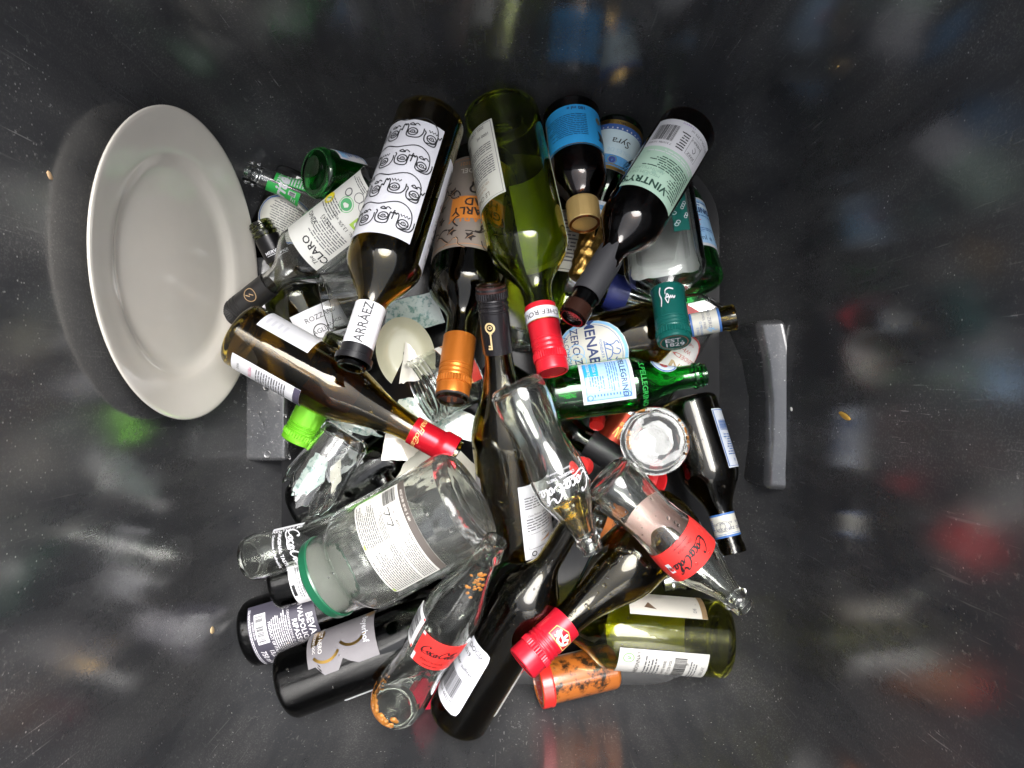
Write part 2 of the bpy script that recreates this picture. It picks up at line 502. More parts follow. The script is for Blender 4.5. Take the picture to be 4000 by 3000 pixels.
# --- printed matter ------------------------------------------------
_tc = {}
def text_tris(s, bold=0.0, shear=0.0):
    """glyphs of a line of text as triangles, centred, capital height about .73"""
    k = (s, bold, shear)
    if k in _tc: return _tc[k]
    cu = bpy.data.curves.new('t', 'FONT')
    cu.body = s
    cu.align_x = 'CENTER'
    cu.align_y = 'CENTER'
    cu.offset = bold
    cu.shear = shear
    cu.resolution_u = 2
    ob = bpy.data.objects.new('t', cu)
    col.objects.link(ob)
    dg = bpy.context.evaluated_depsgraph_get()
    dg.update()
    me = bpy.data.meshes.new_from_object(ob.evaluated_get(dg))
    bm = bmesh.new()
    bm.from_mesh(me)
    bmesh.ops.triangulate(bm, faces=bm.faces)
    bm.verts.ensure_lookup_table()
    res = ([(v.co.x, v.co.y) for v in bm.verts], [[v.index for v in f.verts] for f in bm.faces])
    bm.free()
    bpy.data.objects.remove(ob)
    bpy.data.curves.remove(cu)
    bpy.data.meshes.remove(me)
    _tc[k] = res
    return res
def catmull(pts, n=6):
    if len(pts) < 3: return pts
    r = []
    P_ = [pts[0]] + list(pts) + [pts[-1]]
    for i in range(1, len(P_) - 2):
        a, b, c, d = P_[i - 1:i + 3]
        for k in range(n):
            t = k / n
            r.append(tuple(.5 * (2 * b[j] + (c[j] - a[j]) * t + (2 * a[j] - 5 * b[j] + 4 * c[j] - d[j]) * t * t + (3 * b[j] - a[j] - 3 * c[j] + d[j]) * t ** 3) for j in (0, 1)))
    r.append(pts[-1])
    return r
def arc(cx, cy, rx, ry, a0, a1, n=14):
    return [(cx + rx * math.cos(R_(a0 + (a1 - a0) * i / n)), cy + ry * math.sin(R_(a0 + (a1 - a0) * i / n))) for i in range(n + 1)]
class Flat:
    """flat print, in metres; groups polygons by ink"""
    def __init__(s): s.g = {}
    def b(s, c, lv):
        return s.g.setdefault((c, lv), ([], []))
    def poly(s, pts, c, lv=1):
        V, Fc = s.b(c, lv)
        i = len(V)
        V += pts
        Fc.append(list(range(i, i + len(pts))))
    def rect(s, x0, x1, y0, y1, c, lv=1, step=.004):
        n = max(1, int(abs(x1 - x0) / step))
        for k in range(n):
            a, b = x0 + (x1 - x0) * k / n, x0 + (x1 - x0) * (k + 1) / n
            s.poly([(a, y0), (b, y0), (b, y1), (a, y1)], c, lv)
    def text(s, t, x, y, size, c, rot=0, bold=0.0, shear=0.0, lv=2):
        vs_, fs = text_tris(t, bold, shear)
        V, Fc = s.b(c, lv)
        i = len(V)
        cr, sr = math.cos(R_(rot)), math.sin(R_(rot))
        V += [(x + size * (a * cr - b * sr), y + size * (a * sr + b * cr)) for a, b in vs_]
        Fc += [[i + q for q in f] for f in fs]
    def stroke(s, pts, wd, c, lv=2, smooth=True, pen=None):
        if smooth: pts = catmull(pts)
        L_, R2 = [], []
        for i, p in enumerate(pts):
            a, b = pts[max(0, i - 1)], pts[min(len(pts) - 1, i + 1)]
            dx, dy = b[0] - a[0], b[1] - a[1]
            l = math.hypot(dx, dy) or 1
            ww = wd / 2
            if pen is not None: ww *= .45 + .85 * abs(math.sin(math.atan2(dy, dx) - pen))
            nx, ny = -dy / l * ww, dx / l * ww
            L_.append((p[0] + nx, p[1] + ny))
            R2.append((p[0] - nx, p[1] - ny))
        for i in range(len(pts) - 1): s.poly([R2[i], R2[i + 1], L_[i + 1], L_[i]], c, lv)
    def disc(s, x, y, r, c, lv=2, n=20): s.poly(arc(x, y, r, r, 0, 360 * (n - 1) / n, n - 1), c, lv)
    def ring(s, x, y, r, wd, c, lv=2, ry=None): s.stroke(arc(x, y, r, ry or r, 0, 360, 26), wd, c, lv, False)
    def fine(s, x0, x1, y0, y1, rows, c, lv=2, fill=.42, seed=1, center=False):
        rnd = random.Random(seed)
        h = (y1 - y0) / rows
        for k in range(rows):
            y = y1 - h * (k + .5)
            x = x0
            end = x1 - (x1 - x0) * (rnd.random() * .35)
            if center: x = x0 + (x1 - end) / 2; end = end + (x1 - end) / 2
            while x < end:
                wl = h * rnd.uniform(.8, 3.6)
                s.poly([(x, y - h * fill / 2), (min(end, x + wl), y - h * fill / 2), (min(end, x + wl), y + h * fill / 2), (x, y + h * fill / 2)], c, lv)
                x += wl + h * .35
    def bars(s, x0, x1, y0, y1, c, lv=2, along='x', seed=3, n=30):
        rnd = random.Random(seed)
        wts = [rnd.choice((1, 1, 1, 2, 2, 3)) for _ in range(2 * n)]
        tot = sum(wts)
        p = 0
        for i, wv in enumerate(wts):
            a, b = p / tot, (p + wv) / tot
            p += wv
            if i % 2: continue
            if along == 'x': s.poly([(x0 + (x1 - x0) * a, y0), (x0 + (x1 - x0) * b, y0), (x0 + (x1 - x0) * b, y1), (x0 + (x1 - x0) * a, y1)], c, lv)
            else: s.rect(x0, x1, y0 + (y1 - y0) * a, y0 + (y1 - y0) * b, c, lv)
    def script(s, x, y, wd, c, lv=2):
        """the flowing soft-drink lettering, wd metres wide, centred at x, y"""
        k = wd / 10.4
        Q = lambda pts: [(x + (a - 5.2 + .28 * (b - 1)) * k, y + (b - 1.0) * k) for a, b in pts]
        W = .36 * k
        st = [[(1.75, 2.25), (1.75, 2.75), (1.25, 2.85), (.55, 2.2), (.15, 1.2), (.25, .3), (.85, 0), (1.55, .4), (1.9, .95)],
              [(.25, .9), (.3, -.1), (.9, -.65), (1.9, -.6), (3.0, -.25), (4.3, -.3), (5.2, -.2)],
              arc(2.40, .62, .34, .55, 80, 440), arc(3.45, .62, .38, .58, 50, 320) , arc(4.42, .60, .34, .55, 60, 420),
              [(4.9, 1.2), (4.82, .4), (5.0, .05), (5.35, .35)], [(5.15, .85), (5.65, .95)],
              [(7.2, 2.3), (7.1, 2.8), (6.6, 2.8), (5.95, 2.1), (5.65, 1.2), (5.75, .3), (6.3, 0), (6.95, .35), (7.25, .95)],
              [(7.15, 2.4), (7.6, 2.0), (8.2, 2.25), (8.9, 2.9), (9.5, 2.75)],
              arc(7.78, .62, .33, .55, 80, 440), [(8.3, .7), (8.75, 1.6), (8.85, 2.35), (8.55, 2.3), (8.45, 1.3), (8.5, .3), (8.75, .03), (9.0, .3)],
              arc(9.48, .60, .33, .55, 60, 420), [(9.9, 1.2), (9.82, .4), (10.0, .05), (10.4, .4)]]
        for q in st: s.stroke(Q(q), W, c, lv, True, pen=.5)
    def put(s, ax, zc, phi, parent, base=.0004, name='lettering', order=None):
        Rm = ax.r(zc / ax.L)
        if ax.shape: Rm = ax.R
        for (c, lv), (V, Fc) in s.g.items():
            bm = bmesh.new()
            vv = [bm.verts.new((a, b, 0)) for a, b in V]
            for f in Fc:
                try: bm.faces.new([vv[i] for i in f])
                except ValueError: pass
            for _ in range(3):
                lim = Rm * .22
                es = [e for e in bm.edges if abs(e.verts[0].co.x - e.verts[1].co.x) > lim]
                if not es: break
                bmesh.ops.subdivide_edges(bm, edges=es, cuts=1)
            bmesh.ops.triangulate(bm, faces=[f for f in bm.faces if len(f.verts) > 4])
            for v in bm.verts:
                v.co = ax.surf(phi + v.co.x / Rm, zc + v.co.y, base + .00016 * lv)
            m = paint(c, .45, 0.0, var=.05) if not (len(c) > 3) else paint(c[:3], .3, 1.0)
            from_bm(name if lv > 1 else 'print', bm, m, parent, angle=0, flip=False)
def label(ax, t0, t1, phi, wid, c, fn=None, shape='rect', name='label', poly=None, off=.0004, parent=None):
    """paper stuck round the outline between t0 and t1; fn(flat, half_width, half_height) draws the print in metres"""
    L = ax.L
    z0, z1 = t0 * L, t1 * L
    zc, hh = (z0 + z1) / 2, (z1 - z0) / 2
    phi, wd = R_(phi), R_(wid)
    Rm = ax.r(zc / L)
    hw = wd / 2 * Rm
    if c is not None:
        nu, nv = max(6, int(wid / 6)), 10
        bm = bmesh.new()
        def ext(v):
            if shape == 'oval': return math.sqrt(max(.0004, 1 - v * v))
            if shape == 'round':
                q = max(0, abs(v) - .86) / .14
                return 1 - (hh / hw) * .14 * (1 - math.sqrt(max(0, 1 - q * q)))
            return 1.0
        layers = []
        for d in (off, off - .00022):
            g = []
            for j in range(nv + 1):
                v = math.sin(PI * (j / nv - .5)) if shape != 'rect' else j / nv * 2 - 1
                lo, hi = (-1, 1)
                e = ext(v)
                if poly: lo, hi = poly(v)
                g.append([bm.verts.new(ax.surf(phi + wd / 2 * e * (lo + (hi - lo) * i / nu), zc + v * hh, d)) for i in range(nu + 1)])
            layers.append(g)
        A, B = layers
        for j in range(nv):
            for i in range(nu):
                bm.faces.new((A[j][i], A[j][i + 1], A[j + 1][i + 1], A[j + 1][i]))
                bm.faces.new((B[j][i], B[j + 1][i], B[j + 1][i + 1], B[j][i + 1]))
        for j in range(nv):
            for i in (0, nu): bm.faces.new((A[j][i], A[j + 1][i], B[j + 1][i], B[j][i]))
        for i in range(nu):
            for j in (0, nv): bm.faces.new((A[j][i], A[j][i + 1], B[j][i + 1], B[j][i]))
        o = from_bm(name, bm, paper(c) if not callable(c) else c(), parent or ax.root, angle=40)
        par = o
    else:
        o, par = None, ax.root
    if fn:
        fl = Flat()
        fn(fl, hw, hh)
        fl.put(ax, zc, phi, par, base=off + .00005, name='lettering')
    return o
def water():
    global WATER
    if WATER is None:
        m, n, p = newmat('water')
        p.inputs['Transmission Weight'].default_value = 1
        p.inputs['IOR'].default_value = 1.33
        p.inputs['Roughness'].default_value = 0
        WATER = m
    return WATER
def blob(bm, c, nrm, r, flat=.55, stretch=1.0, sub=2, jit=0.0):
    nrm = nrm.normalized()
    t = nrm.orthogonal().normalized()
    b = nrm.cross(t)
    g = bmesh.ops.create_icosphere(bm, subdivisions=sub, radius=1.0)
    for v in g['verts']:
        k = 1 + random.uniform(-jit, jit)
        x = v.co * r * k
        v.co = c + t * x.x * stretch + b * x.y + nrm * x.z * flat
def drops(ax, n, t=(.05, .7), phi=(-75, 75), r=(.0005, .0018), seed=1):
    rnd = random.Random(seed)
    bm = bmesh.new()
    for _ in range(n):
        a = R_(rnd.uniform(*phi))
        z = rnd.uniform(*t) * ax.L
        rr = r[0] + (r[1] - r[0]) * rnd.random() ** 2.5
        blob(bm, ax.surf(a, z, .0001), Vector((math.cos(a), math.sin(a), 0)), rr, .5, rnd.uniform(.8, 1.5))
    o = from_bm('water_droplets', bm, water(), ax.root, angle=0)
    o['kind'] = 'stuff'
    return o
def residue(ax, spots, mat, inside=-.003, name='residue', n=14, spread=.15):
    bm = bmesh.new()
    for (t, ph, rr) in spots:
        for _ in range(n):
            a = R_(ph) + random.gauss(0, spread * 1.6)
            z = max(.002, (t + random.gauss(0, spread * .18)) * ax.L)
            blob(bm, ax.surf(a, z, inside), Vector((math.cos(a), math.sin(a), 0)), rr * random.uniform(.4, 1.2), .5, random.uniform(.8, 1.6), 2, .15)
    o = from_bm(name, bm, mat, ax.root, angle=0)
    o['kind'] = 'stuff'
    return o
def base_knurl(ax, rr=.80, n=64, mat=None, h=.0009):
    bm = bmesh.new()
    for i in range(n):
        a = 2 * PI * i / n
        d = Vector((math.cos(a), math.sin(a), 0))
        blob(bm, d * ax.R * rr + Vector((0, 0, .0002)), Vector((0, 0, -1)), ax.R * .035, .5, 1.0, 1)
    return from_bm('knurled_ring', bm, mat, ax.root, angle=0)

# ------------------------------------------------------------------ the bin
PLASTIC = bin_plastic()
CY = -.045
def pw(z, k):
    """piecewise wall position: values at z = 0, .05, .10 and then the draft angle"""
    if z <= .05: return k[0] + (k[1] - k[0]) * max(0, z) / .05
    if z <= .10: return k[1] + (k[2] - k[1]) * (z - .05) / .05
    return k[2] + (k[3] * (z - .10))
WL, WR = (.270, .295, .306, .022), (.243, .268, .2835, .050)
WT, WB = (.268, .288, .300, .036), (.352, .370, .378, .036)
def ring4(bm, z, off=0.0, rad=.08, rtl=.13, n=10, zz=None):
    l, r, t, b_ = -pw(z, WL) - off, pw(z, WR) + off, pw(z, WT) + off, -pw(z, WB) - off
    vs_ = []
    for cx, cy, a0, q in ((r, t, 0, rad), (l, t, 90, rtl), (l, b_, 180, rad), (r, b_, 270, rad)):
        sx, sy = (1 if cx > 0 else -1), (1 if cy > 0 else -1)
        for i in range(n + 1):
            a = R_(a0 + 90 * i / n)
            vs_.append(bm.verts.new((cx - sx * q + q * math.cos(a), cy - sy * q + q * math.sin(a), z if zz is None else zz)))
    return vs_
def rring(bm, hx, hy, r, z, n=10, cx=0, cy=0):
    vs_ = []
    for sx, sy, a0 in ((1, 1, 0), (-1, 1, 90), (-1, -1, 180), (1, -1, 270)):
        for i in range(n + 1):
            a = R_(a0 + 90 * i / n)
            vs_.append(bm.verts.new((cx + sx * (hx - r) + r * math.cos(a), cy + sy * (hy - r) + r * math.sin(a), z)))
    return vs_
def strip(bm, a, b):
    n = len(a)
    for i in range(n): bm.faces.new((a[i], a[(i + 1) % n], b[(i + 1) % n], b[i]))
ground = bmesh.new()
rring(ground, 30, 30, 1, -.10, 6)
ground.faces.new(list(ground.verts))
g_ = from_bm('ground', ground, blotch('asphalt', (.035, .035, .036), (.075, .073, .07), 60, .3, .7, .9), None)
g_['kind'] = 'structure'
bin_root = bpy.data.objects.new('recycling_bin', None)
bin_root.location = (0, CY, -.0995)
col.objects.link(bin_root)
tag(bin_root, 'black scratched plastic recycling bin that holds all the glass bottles', 'bin')
bpy.context.view_layer.update()
bm = bmesh.new()
RIM = .70
rings = [ring4(bm, 0, 0, .085, .128)]
for z in (.03, .05, .075, .10, .14, .22, .32, .45, .58, RIM - .006): rings.append(ring4(bm, z, 0, .085 + .05 * z, max(.066, .128 - .5 * z)))
for dx, z in ((.002, .0), (.010, .002), (.036, .002), (.040, -.002), (.040, -.03), (.036, -.03), (.034, -.008), (.008, -.010)): rings.append(ring4(bm, RIM, dx, .125, .08, zz=RIM + z))
for z in (.5, .3, .1, .05, 0): rings.append(ring4(bm, z, .007, .092 + .05 * z, max(.073, .135 - .5 * z)))
rings.append(ring4(bm, 0, .006, .09, .135, zz=-.05))
rings.append(ring4(bm, 0, -.006, .08, .125, zz=-.056))
for a, b in zip(rings, rings[1:]): strip(bm, a, b)
bm.faces.new(rings[0])
bm.faces.new(rings[-1][::-1])
body = from_bm('bin_body', bm, PLASTIC, None, angle=35)
body.parent = bin_root
body.data.materials.append(paint((.013, .013, .014), .14, spec=.3, var=.4, scale=30.0))   # near-black bottom: the shade under the heap is put into its colour
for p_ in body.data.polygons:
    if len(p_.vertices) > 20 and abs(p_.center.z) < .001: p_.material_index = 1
body.matrix_parent_inverse = bin_root.matrix_world.inverted()
def boss(x0, x1, y0, y1, z1, slope=.004, rib=False):
    bm = bmesh.new()
    vs_ = []
    for z, e in ((.0, 0), (z1, slope)):
        vs_.append([bm.verts.new((x, y, z)) for x, y in ((x0 + e * (x0 > 0), y0 + e), (x1 - e * (x0 < 0), y0 + e), (x1 - e * (x0 < 0), y1 - e), (x0 + e * (x0 > 0), y1 - e))])
    for i in range(4): bm.faces.new((vs_[0][i], vs_[0][(i + 1) % 4], vs_[1][(i + 1) % 4], vs_[1][i]))
    bm.faces.new(vs_[1])
    bm.faces.new(vs_[0][::-1])
    bmesh.ops.recalc_face_normals(bm, faces=bm.faces)
    bmesh.ops.bevel(bm, geom=list(bm.edges), offset=.005, segments=4, affect='EDGES', profile=.5)
    o = from_bm('axle_housing', bm, PLASTIC, None, angle=0)
    o.parent = body
    return o
bl = boss(-.318, -.245, -.089, .145, .046)
def ledge(top, low, drop=.012):
    """a moulded ledge from its outline in the photo: (x, y) of the upper face, inner edge lower than the outer"""
    bm = bmesh.new()
    T_ = [bm.verts.new(P(x, y, .100 - (drop if inner else 0))) for x, y, inner in top]
    c = P(*low, 0)
    B_ = [bm.verts.new((v.co.x - (.007 if i_[2] else -.004), v.co.y, -.004)) for v, i_ in zip(T_, top)]
    n = len(T_)
    bm.faces.new(T_); bm.faces.new(B_[::-1])
    for i in range(n): bm.faces.new((T_[i], B_[i], B_[(i + 1) % n], T_[(i + 1) % n]))
    bmesh.ops.recalc_face_normals(bm, faces=bm.faces)
    sharp = [e for e in bm.edges if len(e.link_faces) == 2 and e.calc_face_angle() > .5]
    bmesh.ops.bevel(bm, geom=sharp, offset=.0075, segments=6, affect='EDGES', profile=.5)
    o = from_bm('axle_housing', bm, PLASTIC, body, angle=0)
    return o
ledge([(2952, 1250, 1), (2985, 1400, 1), (3000, 1560, 1), (3000, 1720, 1), (2988, 1915, 1), (3110, 1925, 0), (3122, 1720, 0), (3120, 1560, 0), (3105, 1400, 0), (3072, 1240, 0)], (2900, 1580))
for px, py in ((1040, 1512), (1044, 1775)):          # moulded studs on the ledge
    bm = bmesh.new()
    lathe(bm, [(-.002, 0), (-.002, .0044), (.0002, .0044), (.0008, .0039), (.0004, .0032), (.0002, .0024), (.0005, 0)], 24)
    o = from_bm('moulded_stud', bm, PLASTIC, bl, angle=0)
    o.location = P(px, py, .0462)
# drops of water on the plastic
bm = bmesh.new()
rnd = random.Random(11)
for k in range(26):
    px, py = rnd.uniform(945, 1130), rnd.uniform(1480, 1790)
    blob(bm, P(px, py, .0463), Vector((0, 0, 1)), rnd.uniform(.0006, .0020), .45, rnd.uniform(.8, 1.5))
o = from_bm('water_droplets', bm, water(), None, angle=0)
o['kind'] = 'stuff'
o.parent = body

# ------------------------------------------------------------------ the plate leaning on the left wall
E1, E2 = P(992, 1102, .050), P(322, 962, .322)
pr = (E2 - E1).length / 2
root = bpy.data.objects.new('dinner_plate', None)
col.objects.link(root)
ux = (E2 - E1).normalized()
nz_ = ux.cross(Vector((.02, 1, -.03))).normalized()
if nz_.x < 0: nz_ = -nz_
uy = nz_.cross(ux)
mw = Matrix((ux, uy, nz_)).transposed().to_4x4()
mw.translation = (E1 + E2) / 2 - nz_ * .0022
root.matrix_world = mw
tag(root, 'large round cream white dinner plate leaning on the left wall of the bin', 'plate')
k = pr / .135
top_ = [(0.0, 0), (.0, .03), (.0002, .078), (.0010, .085), (.0035, .0905), (.0075, .0955), (.0098, .0995), (.0112, .106), (.0150, .118), (.0190, .130), (.0198, .1335), (.0193, .135)]
bot_ = [(.0172, .1345), (.0120, .118), (.0078, .1065), (.0060, .1005), (.0035, .0965), (-.0005, .091), (-.0042, .087), (-.0045, .084), (-.0038, .082), (-.0042, .07), (-.0042, 0)]
bm = bmesh.new()
lathe(bm, [(z * k * .72 - .0075, r * k) for z, r in top_ + bot_], 128, lambda a, z, r: 1 + .0025 * math.sin(2 * a + 1) * (r > .08))
CERAM = paint((.79, .745, .665), .10, 0, coat=.6, var=.09, scale=14.0, bump=.03)
pm = from_bm('plate_body', bm, CERAM, root, angle=0)
bm = bmesh.new()
for a, r, n in ((2.4, .112, 5), (2.6, .121, 3), (.4, .05, 6), (-.3, .075, 4)):
    for _ in range(n):
        aa, r2 = a + random.gauss(0, .05), (r + random.gauss(0, .004)) * k
        zz = .0145 * max(0, (r2 / k - .100) / .025) if r2 > .09 * k else 0
        blob(bm, Vector((r2 * math.cos(aa), r2 * math.sin(aa), (zz - .0072 if r2 > .09 * k else -.0085))), Vector((0, 0, 1)), random.uniform(.0006, .0016), .4, random.uniform(1, 2), 1, .2)
o = from_bm('food_crumbs', bm, paint((.55, .43, .25), .7), root, angle=0)
o['kind'] = 'stuff'

# ------------------------------------------------------------------ inks and papers
WHT, CRM, BLK, GRY = (.65, .65, .68), (.62, .61, .54), (.012, .012, .014), (.12, .12, .13)
BLUE, LBLUE, CYAN, RED, GRN = (.05, .15, .42), (.25, .50, .78), (.02, .36, .72), (.72, .02, .02), (.02, .42, .07)
GOLD, PEW = (.75, .48, .14, 1), (.32, .31, .33)
TEAL, MINT, BRZ = (.005, .10, .085), (.42, .60, .48), (.40, .25, .07, 1)
# ------------------------------------------------------------------ bottles, from the bottom of the heap upwards
a = Ax('menab_a', 'beer_bottle', 'brown beer bottle under the threaded open neck, cream oval label edged in blue', 'bottle')
bottle_glass(a, glass(DARK), thread=0)
def f(F_, w, h):
    F_.ring(0, 0, w * .93, .0016, BLUE, 1, h * .93)
    F_.fine(-w * .6, w * .6, -h * .7, h * .6, 12, GRY, seed=4, center=True)
    F_.text('330 ml e 0,0% vol', 0, h * .66, h * .15, GRY)
label(a, .20, .52, 0, 125, CRM, f, 'oval')
def f(F_, w, h):
    F_.rect(-w, w, h * .8, h, BLUE); F_.rect(-w, w, -h, -h * .8, BLUE)
    F_.text('BREA', 0, 0, h * 1.1, BLUE, bold=.02)
label(a, .72, .84, 0, 200, CRM, f, name='neck_label')

a = Ax('screwneck', 'wine_bottle', 'dark wine bottle with a black threaded open neck beside the white plate', 'bottle')
bottle_glass(a, glass(DARKG), thread=1)
sleeve(a, .775, .912, (.012, .011, .012), name='capsule', rough=.25, metal=.4)
def f(F_, w, h):
    F_.text('MERWALK', 0, 0, h * 1.2, WHT, bold=.02)
    F_.rect(-w * .6, w * .6, -h * .8, -h * .65, WHT)
label(a, .80, .84, 10, 170, None, f, off=.0016)
def f(F_, w, h):
    F_.text('ROZZANO', -w * .05, h * .62, h * .26, BLK)
    F_.text('AGLIANICO', 0, h * .12, h * .24, BLK)
    F_.ring(-w * .3, h * .1, h * .26, .0011, BLK)
    F_.text('etichetta', w * .2, -h * .28, h * .18, BLK)
    F_.fine(-w * .5, w * .8, -h * .9, -h * .5, 4, GRY)
label(a, .16, .46, 24, 105, WHT, f)

a = Ax('blackwine', 'wine_bottle', 'black glossy wine bottle lying under the broken tumbler and the big jar', 'bottle')
bottle_glass(a, glass((.06, .06, .055)))
def f(F_, w, h): F_.bars(-w * .4, w * .7, -h * .2, h * .6, BLK); F_.fine(-w * .8, w * .8, -h * .9, -h * .3, 5, GRY)
label(a, .28, .50, -48, 55, WHT, f)

a = Ax('darkneck', 'wine_bottle', 'small dark bottle with an open threaded neck sticking up above the big jar', 'bottle')
bottle_glass(a, glass((.06, .055, .05)), thread=1)

a = Ax('bevan', 'wine_bottle', 'black wine bottle with dark violet label, leftmost bottle at the bottom of the heap', 'bottle')
bottle_glass(a, glass((.045, .042, .045)))
def f(F_, w, h):
    W2 = (.72, .70, .74)
    F_.text('BEVANI', 0, h * .80, h * .27, W2, bold=.02)
    F_.text('VALPOLICELLA', 0, h * .56, h * .21, W2, bold=.015)
    F_.text('RIPASSO', 0, h * .36, h * .21, W2, bold=.015)
    F_.text('DENOMINAZIONE DI ORIGINE', 0, h * .20, h * .10, W2)
    F_.rect(-w * .5, w * .5, h * .115, h * .135, W2)
    F_.fine(-w * .7, w * .7, -h * .26, h * .10, 6, W2, seed=8, center=True)
    F_.text('2021  L2011', w * .45, h * .0, h * .11, (.55, .42, .3), lv=3)
    F_.rect(-w * .5, w * .5, -h * .30, -h * .28, W2)
    F_.text('PRODUCT OF ITALY', 0, -h * .37, h * .11, W2, bold=.02)
    F_.rect(-w * .72, w * .05, -h * .80, -h * .46, WHT)
    F_.bars(-w * .68, w * .0, -h * .76, -h * .54, BLK, 3)
    F_.text('8 002053 035444', -w * .33, -h * .85, h * .07, W2)
    F_.text('13,5% vol', w * .55, -h * .52, h * .17, W2, bold=.02, shear=.2)
    F_.text('750 ml e', w * .55, -h * .76, h * .2, W2, bold=.02, shear=.2)
    F_.fine(-w * .9, w * .9, -h * .98, -h * .9, 2, W2)
label(a, .055, .325, 20, 128, (.052, .048, .068), f)

a = Ax('darkwine', 'wine_bottle', 'black wine bottle with a white printed label under the green jar lid', 'bottle')
bottle_glass(a, glass((.05, .05, .05)))
def f(F_, w, h):
    F_.ring(-w * .2, h * .0, h * .16, .0008, BLK)
    F_.text('IMBOTTIGLIATO', w * .1, -h * .2, h * .14, GRY)
    F_.fine(-w * .8, w * .8, -h * .7, -h * .3, 4, GRY); F_.fine(-w * .8, w * .8, h * .2, h * .9, 6, GRY)
    F_.rect(-w * .1, w * .4, -h * .95, -h * .8, BLK)
label(a, .14, .40, 15, 110, WHT, f)

a = Ax('greencap', 'wine_bottle', 'wine bottle with a shiny lime green screw cap under the red foiled bottle', 'bottle')
bottle_glass(a, glass(DARKG))
stelvin(a, .60, (.20, .62, .03), rough=.22, metal=.45)

a = Ax('whisky', 'whisky_bottle', 'clear square whisky bottle with red rimmed white label, under the level green water bottle', 'bottle')
a.shape = lambda p, z, r: superell(1, 1, 2 + 3.5 * max(0, min(1, (.62 - z / a.L) / .08)))(p)
bottle_glass(a, glass(CLEAR))
def f(F_, w, h):
    F_.ring(0, 0, w * .96, .0022, (.55, .06, .05), 1, h * .96)
    F_.text('FINEST', 0, h * .10, h * .30, (.45, .30, .12), bold=.02)
    F_.text("WART'S", w * .0, h * .5, h * .34, (.40, .12, .06), bold=.03)
    F_.text('BLENDED SCOTCH', 0, -h * .22, h * .19, (.5, .1, .08))
    F_.text('WHISKY', 0, -h * .46, h * .19, (.5, .1, .08))
    F_.text('THE PIONEER', 0, -h * .7, h * .11, (.5, .1, .08))
label(a, .22, .54, 0, 132, (.76, .74, .72), f, 'oval')
def f(F_, w, h): F_.text('HIGHEST', 0, h * .5, h * .3, WHT); F_.text('AND MALT', 0, 0, h * .3, WHT); F_.text('GRAINS', 0, -h * .5, h * .3, WHT)
label(a, .10, .20, 20, 55, (.50, .03, .04), f, name='back_label')
stelvin(a, .73, (.55, .06, .03), rk=1.0, smooth=.9, name='capsule')
sleeve(a, .705, .728, (.7, .7, .7), name='neck_ring', metal=1.0, rough=.15)
def f(F_, w, h): F_.stroke([(-w * .6, 0), (-w * .3, h * .5), (-w * .1, -h * .5), (w * .1, h * .5), (w * .3, -h * .4), (w * .6, h * .4)], .0011, GOLD); F_.text('1820', 0, -h * .8, h * .5, GOLD)
label(a, .78, .90, -8, 100, None, f, off=.0014)

a = Ax('blackcap', 'wine_bottle', 'dark green wine bottle with a matt black cap, between the two upper clear cola bottles', 'bottle')
bottle_glass(a, glass(DARKG))
stelvin(a, .78, (.02, .02, .022), rk=1.04, smooth=.95, rough=.5, metal=.1)

a = Ax('greenlow', 'wine_bottle', 'pale green wine bottle lying deep between the big green bottle and the gold foil bottle', 'bottle')
bottle_glass(a, glass((.55, .68, .22)))
def f(F_, w, h):
    F_.stroke([(-w * .9, -h * .92), (w * .9, -h * .92), (w * .9, h * .92), (-w * .9, h * .92), (-w * .9, -h * .92)], .0008, BLK, smooth=False)
    F_.fine(-w * .7, w * .7, -h * .7, h * .7, 12, GRY)
label(a, .28, .60, -12, 70, CRM, f)
label(a, .22, .55, 60, 40, WHT)

a = Ax('saucejar', 'sauce_jar', 'jar with a red lid, smeared inside with orange sauce', 'jar')
SAUCE = blotch('orange_sauce', (.022, .012, .006), (.40, .115, .018), 60, .40, .50, .3, 1.0)
bottle_glass(a, SAUCE, punt=.05, name='sauce_filled_glass')
o = lid(a, .86, (.68, .025, .02), rk=1.10, rough=.3)
fl = Flat()
fl.ring(0, 0, a.R * .93, .0007, WHT); fl.ring(0, 0, a.R * .62, .0006, WHT)
for i in range(26):
    t = 2 * PI * i / 26
    fl.rect(math.cos(t) * a.R * .77 - .0010, math.cos(t) * a.R * .77 + .0010, math.sin(t) * a.R * .77 - .0010, math.sin(t) * a.R * .77 + .0010, WHT)
fl.text('SAUCE', 0, .004, .005, WHT); fl.text('21 08', 0, -.004, .005, WHT)
for (c, lv), (V, Fc) in list(fl.g.items()):
    bm = bmesh.new()
    vv = [bm.verts.new((x, y, a.L - .0010)) for x, y in V]
    for q in Fc:
        try: bm.faces.new([vv[i] for i in q])
        except ValueError: pass
    from_bm('lettering', bm, paint(c), o, angle=0, flip=False)

